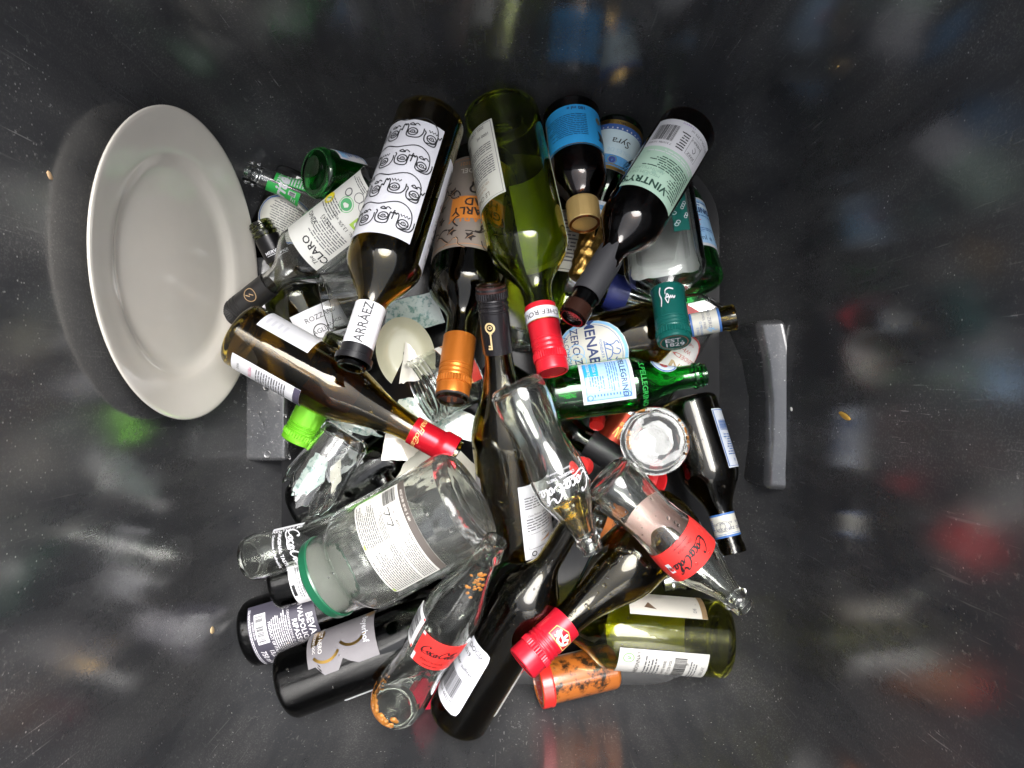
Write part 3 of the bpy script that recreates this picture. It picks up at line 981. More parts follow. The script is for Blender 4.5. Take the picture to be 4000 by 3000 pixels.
a = Ax('chard', 'wine_bottle', 'big pale green wine bottle lying at the bottom right with two white labels', 'bottle')
bottle_glass(a, glass((.55,.56,.12)))
def f(F_, w, h):
    F_.disc(w * .55, h * .78, h * .13, (.25, .5, .2)); F_.disc(w * .55, h * .78, h * .10, WHT, 3); F_.stroke([(w * .55, h * .72), (w * .5, h * .8)], .0012, (.2, .5, .15), 4, False); F_.stroke([(w * .55, h * .72), (w * .66, h * .82)], .0012, (.2, .5, .15), 4, False)
    F_.text('CHARDONNAY', 0, h * .56, h * .13, BLK)
    F_.fine(-w * .8, w * .8, h * .05, h * .42, 5, GRY)
    F_.text('WHITE WINE', 0, -h * .04, h * .09, BLK); F_.text('ALC 13,5% VOL', 0, -h * .16, h * .09, BLK)
    F_.bars(-w * .75, w * .75, -h * .52, -h * .25, BLK, along='x')
    F_.fine(-w * .7, w * .7, -h * .78, -h * .6, 3, GRY); F_.text('BERLAY', 0, -h * .9, h * .1, GRY)
label(a, .12, .50, -57, 66, (.62, .61, .58), f)
def f(F_, w, h): F_.rect(-w, w, -h, -h * .86, (.30, .20, .10)); F_.text('DE', -w * .5, -h * .7, h * .12, GRY); F_.poly([(-w * .6, h * .3), (-w * .1, h * .5), (-w * .5, h * .62)], (.16, .10, .06), 2)
label(a, .125, .46, 50, 50, (.76, .72, .64), f, name='front_label')
label(a, .14, .50, 178, 100, (.74, .74, .62), None, name='back_label')
drops(a, 40, (.1, .6), seed=5)

a = Ax('orangejar', 'jar', 'small clear jar with an orange label, deep between the two upper clear cola bottles', 'jar')
bottle_glass(a, glass(CLEAR), punt=.05)
label(a, .2, .6, 0, 150, (.72, .20, .03), lambda F_, w, h: F_.text('MANGO', 0, 0, h * .5, BLK))
a = Ax('silverblk', 'wine_bottle', 'little dark bottle with a silver screw cap under the red banded cola bottle', 'bottle')
bottle_glass(a, glass((.05, .05, .05)))
stelvin(a, .58, (.62, .63, .65), rough=.25, metal=.9, smooth=.3)
a = Ax('silverblue', 'bottle', 'clear bottle with a silver cap and dark blue band under the sherry bottle', 'bottle')
bottle_glass(a, glass((.8, .9, .95)))
stelvin(a, .80, (.62, .64, .68), rough=.25, metal=.9, smooth=.2)
label(a, .48, .66, 0, 300, (.02, .03, .16), None, name='band_label')
a = Ax('greensmall', 'bottle', 'green glass bottle half buried under the wide base of the dark bottle with the key', 'bottle')
bottle_glass(a, glass(PELL))
label(a, .2, .45, 0, 120, LBLUE)

a = Ax('tumbler', 'drinking_glass', 'clear straight drinking glass lying on its side behind the white neck label', 'glass')
def tumbler(a, th=.0022, base=.012, rmod=None, zmod=None, seg=64):
    L = a.L
    prof = [(.001, 0), (0, a.r(0) * .8), (.001, a.r(0) * .95), (.004, a.r(.03))]
    prof += [(L * t, a.r(t)) for t in (.12, .2, .3, .4, .5, .6, .7, .8, .9, .97, 1)]
    prof += [(L + .0005, a.r(1) - th / 2)]
    prof += [(L * t, a.r(t) - th) for t in (.995, .9, .8, .7, .6, .5, .4, .3)] + [(base + .001, a.r(.2) - th * 1.5), (base, a.r(.2) * .7), (base, 0)]
    bm = bmesh.new()
    lathe(bm, prof, seg, rmod, zmod)
    return from_bm('glass_body', bm, glass(CLEAR, .005, .03, film=.004), a.root, angle=40)
tumbler(a)
drops(a, 20, (.2, .9), (-60, 60), (.0004, .001), 4)

a = Ax('jar', 'jar', 'open clear jar with a threaded mouth lying under the orange capped bottle', 'jar')
bottle_glass(a, glass((.95, .98, .96), film=.006), th=.0028, punt=.05, rings=[(.78, .84, .05), (.86, .92, .05), (.93, .985, .06)])
def f(F_, w, h):
    F_.rect(-w, w, h * .55, h, (.78, .76, .72), 2); F_.rect(-w, w, -h, -h * .25, (.5, .04, .03), 2)
    F_.text('III', 0, -h * .6, h * .9, WHT, lv=3, bold=.05)
    for i in range(7): F_.stroke([(-w + w * .3 * i, -h * .2), (-w * .9 + w * .3 * i, h * .1), (-w * .95 + w * .3 * i, h * .5)], .0012, (.45, .05, .02) if i % 2 else (.75, .45, .2), 3)
label(a, .06, .5, 25, 95, (.70, .28, .10), f)
def f(F_, w, h): F_.text('LLE', 0, 0, h, BLUE)
label(a, .4, .62, 170, 40, WHT, f, name='back_label')
a = Ax('shotglass', 'drinking_glass', 'small thick clear glass in the gap beside the white banded red cap', 'glass')
tumbler(a, .003, .008)

a = Ax('zerob', 'beer_bottle', 'dark beer bottle at the right edge, cream neck label and mouth pointing down the photo', 'bottle')
bottle_glass(a, glass((.13, .10, .03)), lip=(.955, 1.10))
def f(F_, w, h):
    F_.rect(-w, w, h * .82, h, BLUE); F_.rect(-w, w, -h, -h * .84, BLUE); F_.rect(-w, w, h * .70, h * .74, BLUE)
    for x in (.0, -w * .62): F_.text('ZERO·ZERO', x, h * .30, h * .34, (.10, .11, .18), bold=.01); F_.text('ALCOHOL FREE', x, -h * .18, h * .24, (.10, .11, .18)); F_.ring(x - h * .2, h * .1, h * .42, .0004, GRY); F_.ring(x + h * .2, h * .1, h * .42, .0004, GRY)
    F_.fine(w * .25, w * .5, -h * .6, h * .3, 6, BLUE)
label(a, .755, .90, 10, 350, CRM, f, name='neck_label')
def f(F_, w, h):
    F_.stroke([(-w * .93, -h * .95), (w * .93, -h * .95), (w * .93, h * .95), (-w * .93, h * .95), (-w * .93, -h * .95)], .0014, BLUE, smooth=False)
    F_.bars(-w * .6, w * .7, -h * .6, -h * .25, BLUE, along='y'); F_.fine(-w * .7, w * .7, -h * .15, h * .6, 9, BLUE); F_.text('A', 0, h * .75, h * .16, BLUE)
label(a, .12, .50, -66, 48, (.66, .70, .76), f, name='back_label')
drops(a, 20, (.1, .6), (-60, 70), seed=9)

a = Ax('menab', 'beer_bottle', 'olive beer bottle with a big cream oval label, neck pointing right', 'bottle')
bottle_glass(a, glass((.34,.25,.035)), lip=(.955, 1.12))
def f(F_, w, h):
    F_.ring(0, 0, w * .94, .0030, LBLUE, 1, h * .94); F_.ring(0, 0, w * .84, .0005, BLUE, 2, h * .84)
    F_.text('MENABREA', 0, h * .02, h * .40, (.03, .05, .15), bold=.02)
    F_.text('FONDATA', -w * .1, h * .28, h * .11, BLUE); F_.text('1846', w * .3, h * .28, h * .11, BLUE)
    F_.text('ZERO·ZERO', 0, -h * .42, h * .30, (.03, .05, .15), bold=.01)
    F_.ring(-w * .12, -h * .42, h * .22, .0007, LBLUE); F_.ring(w * .12, -h * .42, h * .22, .0007, LBLUE)
    F_.text('ALCOHOL FREE', 0, -h * .66, h * .17, (.03, .05, .15)); F_.fine(-w * .3, w * .3, -h * .84, -h * .77, 1, GRY)
    for q in ([(-.25, .42), (-.1, .58), (.05, .56), (.12, .7), (.02, .78), (-.06, .68)], [(-.2, .4), (-.18, .6), (-.25, .72), (-.16, .78)], [(.05, .56), (.16, .5), (.2, .42)], [(-.1, .4), (-.02, .54)], [(-.3, .38), (.3, .38)], [(.2, .4), (.28, .55), (.2, .66)]):
        F_.stroke([(x * w, y * h) for x, y in q], .0009, BLUE)
label(a, .085, .455, 16, 126, CRM, f, 'oval')
def f(F_, w, h):
    F_.rect(-w, w, h * .84, h, BLUE); F_.rect(-w, w, -h, -h * .86, BLUE)
    F_.text('ZERO·ZERO', -w * .22, h * .25, h * .3, (.1, .11, .18)); F_.text('ALCOHOL FREE', -w * .22, -h * .1, h * .22, (.1, .11, .18))
    F_.text('G.MENABREA', w * .16, -h * .35, h * .22, BLUE); F_.text('E FIGLI', w * .16, -h * .6, h * .2, BLUE)
    for q in ([(.1, .1), (.14, .4), (.2, .5), (.18, .7)], [(.14, .0), (.2, .3), (.26, .2)], [(.12, .5), (.22, .1)]): F_.stroke([(x * w, y * h) for x, y in q], .0008, LBLUE)
label(a, .775, .925, 10, 350, CRM, f, name='neck_label')

a = Ax('pell_b', 'water_bottle', 'small emerald green water bottle lying level across the middle, mouth to the right', 'bottle')
bottle_glass(a, glass((.06, .56, .12)), thread=1)
def pell(F_, w, h):
    F_.rect(-w * .88, w * .88, -h * .88, h * .88, (.36, .58, .80))
    F_.stroke([(-w * .84, -h * .84), (w * .84, -h * .84), (w * .84, h * .84), (-w * .84, h * .84), (-w * .84, -h * .84)], .0006, BLUE, smooth=False)
    F_.rect(-w * .86, -w * .12, -h * .84, -h * .30, CYAN, 2)
    F_.text('02 2026 14', -w * .48, -h * .45, h * .17, WHT, lv=3); F_.text('L403S087026', -w * .48, -h * .68, h * .17, WHT, lv=3)
    F_.text('S.PELLEGRINO', -w * .15, h * .62, h * .30, (.02, .05, .16), bold=.02)
    F_.fine(-w * .8, w * .55, h * .0, h * .44, 5, BLUE); F_.fine(-w * .1, w * .5, -h * .7, -h * .1, 6, BLUE, seed=7)
    F_.fine(w * .62, w * .74, -h * .6, h * .6, 10, BLUE, seed=2)
    for y in (-.72, .72): F_.ring(w * .74, h * y, h * .1, .0008, BLUE)
label(a, .20, .525, -20, 100, WHT, pell)
def f(F_, w, h): F_.ring(0, 0, w * .9, .0012, BLUE, 1, h * .9); F_.disc(0, 0, h * .3, (.5, .1, .1))
label(a, .66, .82, -64, 70, (.60, .72, .84), f, 'oval', name='neck_label')
fl = Flat(); fl.text("S.PELLEGRINO", 0, 0, .0075, (.02, .30, .05), bold=.02); fl.put(a, a.L * .585, R_(5), a.root, base=.0002)
base_knurl(a, .86, 60, glass((.06, .56, .12)))
drops(a, 26, (.05, .6), seed=2)

a = Ax('broken', 'drinking_glass', 'broken clear tumbler with a cut diamond base and a jagged rim', 'glass')
def facet(p, z, r):
    t = z / a.L
    if .10 < t < .42:
        u = (p / (2 * PI) * 12) % 1
        v = (t - .10) / .32
        return 1 + .05 * (abs(u - .5) + abs(v - .5) - .5) + .02
    return 1.0
def jag(p, z, r):
    t = z / a.L
    if t < .5: return 0
    return (t - .5) * 2 * a.L * (.16 * math.sin(2 * p + 2.2) + .05 * math.sin(7 * p) + .035 * math.sin(13 * p + 1) + .02 * math.sin(29 * p))
tumbler(a, .0026, .010, facet, jag, 96)
drops(a, 26, (.4, .9), (-80, 60), (.0004, .0009), 6)

a = Ax('sprite', 'soda_bottle', 'clear soda bottle with bright green neck labels, near the upper left of the heap', 'bottle')
bottle_glass(a, glass(CLEAR), rings=[(.925, .955, .10), (.965, .995, .08)])
def f(F_, w, h):
    F_.text('Sprite', -w * .15, h * .15, h * .95, WHT, bold=.03, shear=.25)
    F_.rect(w * .35, w * .85, -h * .75, -h * .3, WHT); F_.bars(w * .4, w * .8, -h * .7, -h * .36, BLK, 3, n=8)
    F_.fine(-w * .3, w * .3, -h * .85, -h * .5, 3, WHT)
label(a, .655, .86, -48, 92, (.03, .46, .08), f)
def f(F_, w, h): F_.text('330 ml', 0, h * .72, h * .3, WHT, bold=.02); F_.fine(-w * .9, w * .9, -h * .9, h * .45, 9, WHT, fill=.5)
label(a, .60, .83, 52, 78, (.03, .46, .08), f, name='back_label')

a = Ax('pell_a', 'water_bottle', 'emerald green water bottle with its round base up, beside the green labelled soda bottle', 'bottle')
G = glass((.05, .50, .10))
bottle_glass(a, G); base_knurl(a, .88, 60, G)
label(a, .20, .66, -84, 74, WHT, lambda F_, w, h: (F_.rect(-w * .86, w * .86, -h * .86, h * .86, LBLUE), F_.fine(-w * .7, w * .7, -h * .7, h * .7, 8, BLUE)))

a = Ax('claro', 'wine_bottle', 'colourless wine bottle with a matt black cap and pale eco label', 'bottle')
bottle_glass(a, glass(CLEAR, .01, .05))
def f(F_, w, h):
    F_.text('The', -w * .66, h * .86, h * .13, BLK, shear=.3)
    F_.text('CLARO', -w * .42, h * .70, h * .22, BLK, bold=.015)
    F_.fine(-w * .85, w * .5, h * .05, h * .56, 9, GRY, seed=12)
    F_.text('VINO', w * .55, h * .35, h * .16, BLK)
    F_.text('L24943', w * .05, h * .12, h * .12, BLK)
    F_.fine(w * .0, w * .9, -h * .30, h * .05, 6, GRY, seed=14)
    F_.text('Alc. 13,5% vol e', -w * .35, -h * .10, h * .11, BLK)
    F_.rect(-w * .75, -w * .45, -h * .45, -h * .22, (.35, .55, .08)); F_.disc(-w * .6, -h * .33, h * .05, WHT, 3)
    F_.disc(w * .1, -h * .42, h * .13, (.08, .35, .14)); F_.ring(w * .1, -h * .42, h * .16, .0005, GRN)
    F_.disc(w * .78, -h * .16, h * .14, (.75, .65, .02)); F_.stroke([(w * .7, -h * .2), (w * .85, -h * .12)], .0009, GRN, 3, False)
    F_.ring(-w * .35, -h * .70, h * .13, .0005, GRY); F_.ring(w * .0, -h * .72, h * .10, .0007, GRY); F_.ring(w * .4, -h * .60, h * .08, .0012, GRY)
    F_.bars(-w * .85, -w * .55, -h * .9, -h * .6, GRY, n=10); F_.fine(w * .0, w * .9, -h * .95, -h * .82, 3, GRY)
label(a, .036, .463, 20, 104, (.66, .66, .62), f)
stelvin(a, .729, (.022, .021, .021), rk=1.05, smooth=.60, rough=.42, metal=.2)
fl = Flat(); fl.ring(0, 0, .006, .0007, (.45, .30, .16)); fl.stroke([(-.002, -.003), (.001, 0), (-.001, .001), (.002, .004)], .0009, (.45, .30, .16), 2, False); fl.put(a, a.L * .816, R_(15), a.root, base=.0016)

a = Ax('gnarly', 'wine_bottle', 'dark wine bottle with a brown vine label and a copper orange screw cap', 'bottle')
bottle_glass(a, glass((.18, .14, .03)))
ORG = (.62, .20, .03)
def f(F_, w, h):
    F_.text('GNARLY', w * .02, h * .38, h * .25, ORG, bold=.01, lv=1)
    F_.rect(-w * .44, w * .40, h * -.08, h * .40, (.70, .24, .04), 2)
    F_.text('GNARLY', 0, h * .24, h * .23, (.05, .035, .03), lv=3, bold=.025)
    F_.text('HEAD', -w * .05, h * .04, h * .23, (.05, .035, .03), lv=3, bold=.025)
    F_.text('ZINFANDEL', 0, -h * .66, h * .15, (.70, .66, .60), bold=.01)
    F_.text('CALIFORNIA 2021', 0, -h * .83, h * .11, (.65, .30, .10))
    F_.rect(-w, w, h * .93, h * .945, (.45, .22, .10)); F_.rect(-w, w, -h * .945, -h * .93, (.45, .22, .10))
    rnd = random.Random(21)
    INK = (.028, .020, .018)
    for k in range(30):
        x, y = rnd.uniform(-.62, .62), rnd.choice((rnd.uniform(.48, .86), rnd.uniform(-.5, -.14), rnd.uniform(-.5, -.14)))
        pts = [(x * w, y * h)]
        an = rnd.uniform(0, 6.3)
        for _ in range(4):
            an += rnd.uniform(-1.0, 1.0)
            pts.append((pts[-1][0] + .0048 * math.cos(an), pts[-1][1] + .0045 * math.sin(an)))
        F_.stroke(pts, rnd.uniform(.0008, .0022), INK, 2)
        if k % 4 == 0: F_.stroke([(u + .0006, v + .0006) for u, v in pts], .0005, (.55, .32, .18), 3)
    for x, y in ((-.30, .62), (.34, .66), (.58, .35), (.60, .05), (-.62, .30), (.40, -.22), (-.52, -.2), (.05, .78), (.62, -.3)):
        F_.poly([(x * w + (.0062 if i % 2 else .0030) * math.cos(i * PI / 5), y * h + (.0062 if i % 2 else .0030) * math.sin(i * PI / 5)) for i in range(10)], INK, 2)
        F_.stroke([(x * w - .003, y * h - .002), (x * w, y * h), (x * w + .003, y * h + .003)], .0005, (.55, .32, .18), 3)
label(a, .085, .485, 0, 205, (.265, .222, .192), f)
stelvin(a, .765, (.60, .18, .025), end=(.04, .038, .038), rk=1.06, smooth=.48, rough=.28, metal=.6, t1=.985)
fl = Flat(); fl.text('GNARLY', 0, .0025, .0050, (.60, .2, .05)); fl.text('HEAD', 0, -.0030, .0050, (.60, .2, .05))
for (c, lv), (V, Fc) in list(fl.g.items()):
    bm = bmesh.new(); vv = [bm.verts.new((x, y, a.L * .985 + .0024)) for x, y in V]
    for q in Fc: bm.faces.new([vv[i] for i in q])
    from_bm('lettering', bm, paint(c), a.root, angle=0, flip=False)

a = Ax('champ', 'sparkling_wine_bottle', 'green sparkling wine bottle with pale blue label and torn gold neck foil', 'bottle')
bottle_glass(a, glass((.06, .28, .08)))
def f(F_, w, h):
    F_.rect(-w, w, -h, -h * .82, GOLD, 1); F_.text('BRUT', 0, -h * .9, h * .13, BLK)
    F_.rect(-w, w, -h * .82, -h * .60, (.05, .12, .35), 1); F_.rect(-w, w, h * .42, h * .86, (.10, .32, .62), 1); F_.rect(-w, w, h * .86, h, GOLD, 1)
    F_.rect(-w, w, h * .78, h * .82, GOLD, 2)
    for i in range(18): F_.disc(-w + w * 2 * (i + .5) / 18, -h * .66, h * .03, WHT, 2, 8)
    F_.text('PERLES DE LIRE', 0, h * .22, h * .22, (.45, .62, .70), bold=.01); F_.text('Syra', -w * .12, -h * .14, h * .40, BLK, shear=.2)
    F_.disc(w * .0, h * .62, h * .12, (.04, .06, .25)); F_.ring(0, h * .62, h * .15, .0006, GOLD, 3)
label(a, .055, .38, 0, 200, (.58, .72, .76), f)
bm = bmesh.new()
FOIL = paint((.80, .50, .14), .30, 1.0, bump=.7, scale=420.0)
rn = random.Random(3)
L = a.L
prof = []
for i in range(22):
    t = .66 + .345 * i / 21
    prof.append((t * L, a.r(t) + .0016 + .0006 * math.sin(i * 1.7)))
prof += [(L * 1.005 + .001, a.r(1) * .9), (L * 1.005 + .0015, 0)]
ph = [rn.uniform(0, 6) for _ in range(6)]
lathe(bm, prof, 96, lambda p, z, r: 1 + .03 * math.sin(6 * p + ph[0] + z * 260) + .02 * math.sin(13 * p + ph[1] - z * 420), lambda p, z, r: (.012 * math.sin(3 * p + ph[2]) + .007 * math.sin(8 * p + ph[3]) + .004 * math.sin(19 * p)) * max(0, 1 - (z - .66 * L) / (.1 * L)))
from_bm('gold_foil', bm, FOIL, a.root, angle=0)
label(a, .56, .64, 0, 150, (.65, .72, .78), lambda F_, w, h: F_.rect(-w, w, -h * .5, h * .1, (.10, .32, .62)), name='neck_label')

a = Ax('chef', 'wine_bottle', 'tall green one litre wine bottle with a red screw cap banded in white', 'bottle')
bottle_glass(a, glass((.62,.70,.11)))
def f(F_, w, h):
    F_.stroke([(-w * .93, -h * .96), (w * .93, -h * .96), (w * .93, h * .96), (-w * .93, h * .96), (-w * .93, -h * .96)], .0005, GRY, smooth=False)
    F_.text('LE CHEF', w * .02, h * .82, h * .16, (.22, .19, .14), bold=.01); F_.text('VIN ROUGE', 0, h * .66, h * .08, (.45, .3, .2)); F_.text('VIN DE FRANCE', 0, h * .55, h * .09, (.35, .25, .15)); F_.text('PRODUIT DE FRANCE', 0, h * .46, h * .06, GRY)
    F_.fine(-w * .8, w * .8, -h * .1, h * .38, 8, GRY, seed=31); F_.rect(-w * .8, w * .8, -h * .17, -h * .16, BLK)
    F_.fine(-w * .8, w * .8, -h * .45, -h * .22, 4, GRY, seed=33); F_.text('1000 ml', -w * .55, -h * .66, h * .11, BLK)
    F_.bars(w * .2, w * .8, -h * .75, -h * .48, BLK); F_.text('2022  L2401111 19:34', 0, -h * .88, h * .10, BLK)
label(a, .125, .415, 56, 84, (.66, .66, .59), f)
label(a, .22, .60, -138, 106, (.61, .60, .56), lambda F_, w, h: F_.text('CHEF', 0, 0, h * .3, BLK), name='back_label')
stelvin(a, .775, (.66, .015, .03), rk=1.05, smooth=.50, rough=.28, metal=.25)
def f(F_, w, h): F_.text('LE CHEF ROUGE', w * .10, 0, h * 1.08, (.04, .035, .04), bold=.005); F_.rect(-w, w, h * .9, h * 1.05, GOLD)
label(a, .795, .838, -20, 350, WHT, f, name='cap_band', off=.0022)

a = Ax('gold', 'bottle', 'small stout brown bottle with a sky blue label and a gold cap', 'bottle')
bottle_glass(a, glass((.20, .055, .012)), rings=[(.02, .055, .06), (.06, .095, .05)])
def f(F_, w, h):
    F_.text('180 ml e', -w * .12, -h * .82, h * .22, (.03, .06, .16), bold=.02)
    F_.fine(-w * .3, w * .62, -h * .55, h * .55, 12, (.01, .08, .20), seed=40); F_.text('NYHET', -w * .7, h * .5, h * .2, BLK)
    F_.poly([(-w * .85, h * .2), (-w * .55, h * .1), (-w * .65, h * .35), (-w * .55, h * .6), (-w * .85, h * .5)], BLK, 2)
    F_.rect(w * .66, w * .9, -h * .8, h * .5, WHT); F_.bars(w * .69, w * .87, -h * .75, h * .45, BLK, 3, along='y')
    F_.disc(-w * .62, -h * .45, h * .16, (.20, .16, .1)); F_.ring(-w * .62, -h * .45, h * .14, .0006, GOLD, 3); F_.rect(-w, w, h * .95, h, GOLD, 2)
label(a, .115, .47, 0, 205, (.03, .34, .74), f)
lid(a, .83, (.55, .38, .15), rk=1.06, name='screw_cap', rough=.36, knurls=44, metal=.5)

a = Ax('pell_c', 'water_bottle', 'emerald green water bottle with a red star on its pale blue label', 'bottle')
bottle_glass(a, G); base_knurl(a, .86, 60, G)
def f(F_, w, h):
    F_.rect(-w, w, -h * .90, h * .92, (.33, .56, .80)); F_.rect(-w, w, h * .60, h * .78, (.65, .78, .88), 2)
    F_.text('S.PELLEGRINO', -w * .1, h * .44, h * .30, (.02, .04, .14), lv=3, bold=.03); F_.fine(-w * .8, w * .8, h * .60, h * .84, 2, BLUE, 3); F_.fine(-w * .8, w * .8, h * .18, h * .27, 1, BLUE, 3)
    F_.poly([(w * .1 + (h * .22 if i % 2 == 0 else h * .09) * math.sin(i * PI / 5), -h * .02 + (h * .22 if i % 2 == 0 else h * .09) * math.cos(i * PI / 5)) for i in range(10)], (.70, .08, .06), 3)
    F_.fine(-w * .6, w * .7, -h * .48, -h * .26, 3, BLUE, 3); F_.text('250ml e', w * .1, -h * .70, h * .28, (.02, .05, .16), lv=3)
label(a, .16, .49, 22, 150, WHT, f)
def f(F_, w, h): F_.rect(-w, w, -h * .5, h * .5, LBLUE)
label(a, .60, .70, 10, 200, WHT, f, name='neck_label')

a = Ax('flask', 'whisky_bottle', 'flat clear spirits bottle with rounded shoulders and a dark green cap', 'bottle')
a.shape = lambda p, z, r: (lambda kk: superell(1 - .50 * kk, 1, 2 + 1.4 * kk)(p))(max(0, min(1, (r - SPEC['flask']['rn'] * a.k) / (a.R - SPEC['flask']['rn'] * a.k))))
bottle_glass(a, glass(CLEAR, .01, .04), punt=.06)
label(a, .10, .60, 180, 130, (.50, .51, .50), None, 'round', name='back_label')
def f(F_, w, h):
    for k in range(14):
        x, y = ((k * 37) % 17 / 17 - .5) * 1.7 * w, ((k * 53) % 19 / 19 - .5) * 1.7 * h
        F_.ring(x, y, .0018, .0006, WHT)
label(a, .18, .48, -22, 26, TEAL, f, name='front_label')
o = lid(a, .70, TEAL, rk=1.0, name='screw_cap', rough=.3)
bpy.data.objects.remove(o)
stelvin(a, .735, TEAL, rk=1.02, smooth=.58, rough=.3, metal=.15)
def f(F_, w, h):
    F_.stroke([(x * w, y * h) for x, y in ((.3, .1), (.1, .6), (-.05, .1), (.08, -.2), (.2, .1), (-.05, .05), (-.12, .2), (-.2, .0), (-.28, .2), (-.36, .0), (-.45, .2), (-.6, .0))], .0016, WHT)
    F_.stroke([(x * w, y * h) for x, y in ((.25, -.2), (.2, -.55), (-.1, -.7), (-.5, -.6))], .0016, WHT)
    F_.stroke([(x * w, y * h) for x, y in ((.72, .8), (.62, .2), (.75, -.4), (.62, -.9))], .0022, WHT)
label(a, .755, .87, 0, 190, None, f, off=.0026)
fl = Flat(); fl.text('EST.', 0, .0038, .0092, WHT, bold=.02); fl.text('1829', 0, -.0042, .0092, WHT, bold=.02)
fl.ring(0, 0, a.r(1) * .86, .0006, (.45, .22, .14))
for (c, lv), (V, Fc) in list(fl.g.items()):
    bm = bmesh.new(); vv = [bm.verts.new((y, -x, a.L + .0008)) for x, y in V]
    for q in Fc: bm.faces.new([vv[i] for i in q])
    from_bm('lettering', bm, paint(c), a.root, angle=0, flip=False)

a = Ax('vintry', 'sherry_bottle', 'half size black sherry bottle with a white and mint green label and torn neck sleeve', 'bottle')
bottle_glass(a, glass((.10, .035, .010)), lip=(.965, 1.06))
DG = (.02, .06, .045)
def f(F_, w, h):
    F_.rect(-w, w, -h, -h * .16, WHT, 1)
    F_.text("VINTRY'S", w * .30, h * .80, h * .24, DG, bold=.03)
    F_.text('MEDIUM DRY', w * .45, h * .60, h * .11, (.25, .40, .32), lv=2); F_.text('AMONTILLADO', w * .42, h * .48, h * .10, (.25, .40, .32), lv=2)
    F_.fine(-w * .85, w * .78, h * .06, h * .42, 6, DG, seed=51); F_.fine(-w * .85, -w * .25, h * .42, h * .85, 7, DG, seed=52)
    for k in range(8): F_.disc(w * (.7 - .17 * ((k * 5) % 8)), h * (.0 + .11 * ((k * 3) % 8)), h * .05, (.34, .52, .42), 1, 9)
    F_.fine(-w * .85, w * .75, -h * .12, h * .0, 2, WHT, seed=57)
    F_.bars(w * .22, w * .86, -h * .82, -h * .36, BLK, along='x', n=26); F_.text('7 310786 101820', w * .54, -h * .28, h * .07, BLK)
    F_.fine(-w * .18, w * .12, -h * .75, -h * .25, 7, BLK, seed=53)
    F_.stroke([(-w * .26, -h * .28), (-w * .70, -h * .28), (-w * .70, -h * .76), (-w * .26, -h * .76), (-w * .26, -h * .28)], .0004, GRY, smooth=False)
    F_.text('JEREZ', -w * .48, -h * .34, h * .09, BLK); F_.text('SHERRY', -w * .48, -h * .68, h * .09, BLK); F_.stroke([(-w * .42, -h * .5), (-w * .5, -h * .44), (-w * .55, -h * .52), (-w * .46, -h * .58)], .0007, GRY)
    F_.text('18,5% VOL e 375 ml', -w * .60, -h * .86, h * .08, BLK); F_.text('13:44XX', w * .0, -h * .95, h * .08, (.3, .2, .45))
label(a, .095, .462, 0, 126, MINT, f)
sleeve(a, .715, .895, (.030, .030, .034), off=.0012, name='neck_sleeve', rough=.55, metal=0, ragged=.03)
sleeve(a, .945, .995, (.03, .012, .008), name='neck_ring', rough=.2)
bm = bmesh.new()
lathe(bm, [(a.L * .93, a.r(.95) * .70), (a.L * .985, a.r(.95) * .70), (a.L * .988, 0)], 32)
from_bm('cork', bm, blotch('wet_cork', (.03, .006, .006), (.35, .18, .16), 600, .45, .62, .2, 1), a.root)
drops(a, 24, (.70, .90), (-70, 70), (.0008, .0020), 5)

a = Ax('zano', 'wine_bottle', 'olive brown wine bottle with a red neck foil lying below the white plate', 'bottle')
bottle_glass(a, glass((.36,.25,.03)))
label(a, .085, .31, -57, 62, (.61, .61, .64), lambda F_, w, h: F_.fine(w * .1, w * .8, -h * .9, h * .0, 4, (.5, .5, .54), 2))
def f(F_, w, h):
    F_.text('WINE', -w * .3, -h * .8, h * .10, GRY); F_.text('MESTRE', -w * .3, -h * .45, h * .12, (.7, .15, .3)); F_.fine(-w * .8, w * .6, -h * .3, h * .6, 12, GRY, seed=61); F_.rect(-w, w, h * .82, h, (.08, .07, .11))
label(a, .06, .36, 66, 62, (.72, .72, .75), f, name='back_label')
label(a, .30, .52, 182, 95, (.70, .58, .34), lambda F_, w, h: F_.fine(-w * .9, w * .9, -h * .9, h * .9, 9, (.15, .1, .04), 1, .6), name='side_label', off=.0006)
sleeve(a, .795, .985, (.58, .008, .02), bead=(.93, .985), name='neck_foil', rough=.25, metal=.45)
fl = Flat(); fl.text('CanaFlor', 0, 0, .0085, (.62, .42, .15), shear=.3); fl.put(a, a.L * .83, R_(-38), a.root, base=.0016)
fl = Flat(); fl.text('Cana', 0, 0, .0085, (.62, .42, .15), shear=.3); fl.put(a, a.L * .83, R_(48), a.root, base=.0016)
drops(a, 16, (.3, .75), seed=8)

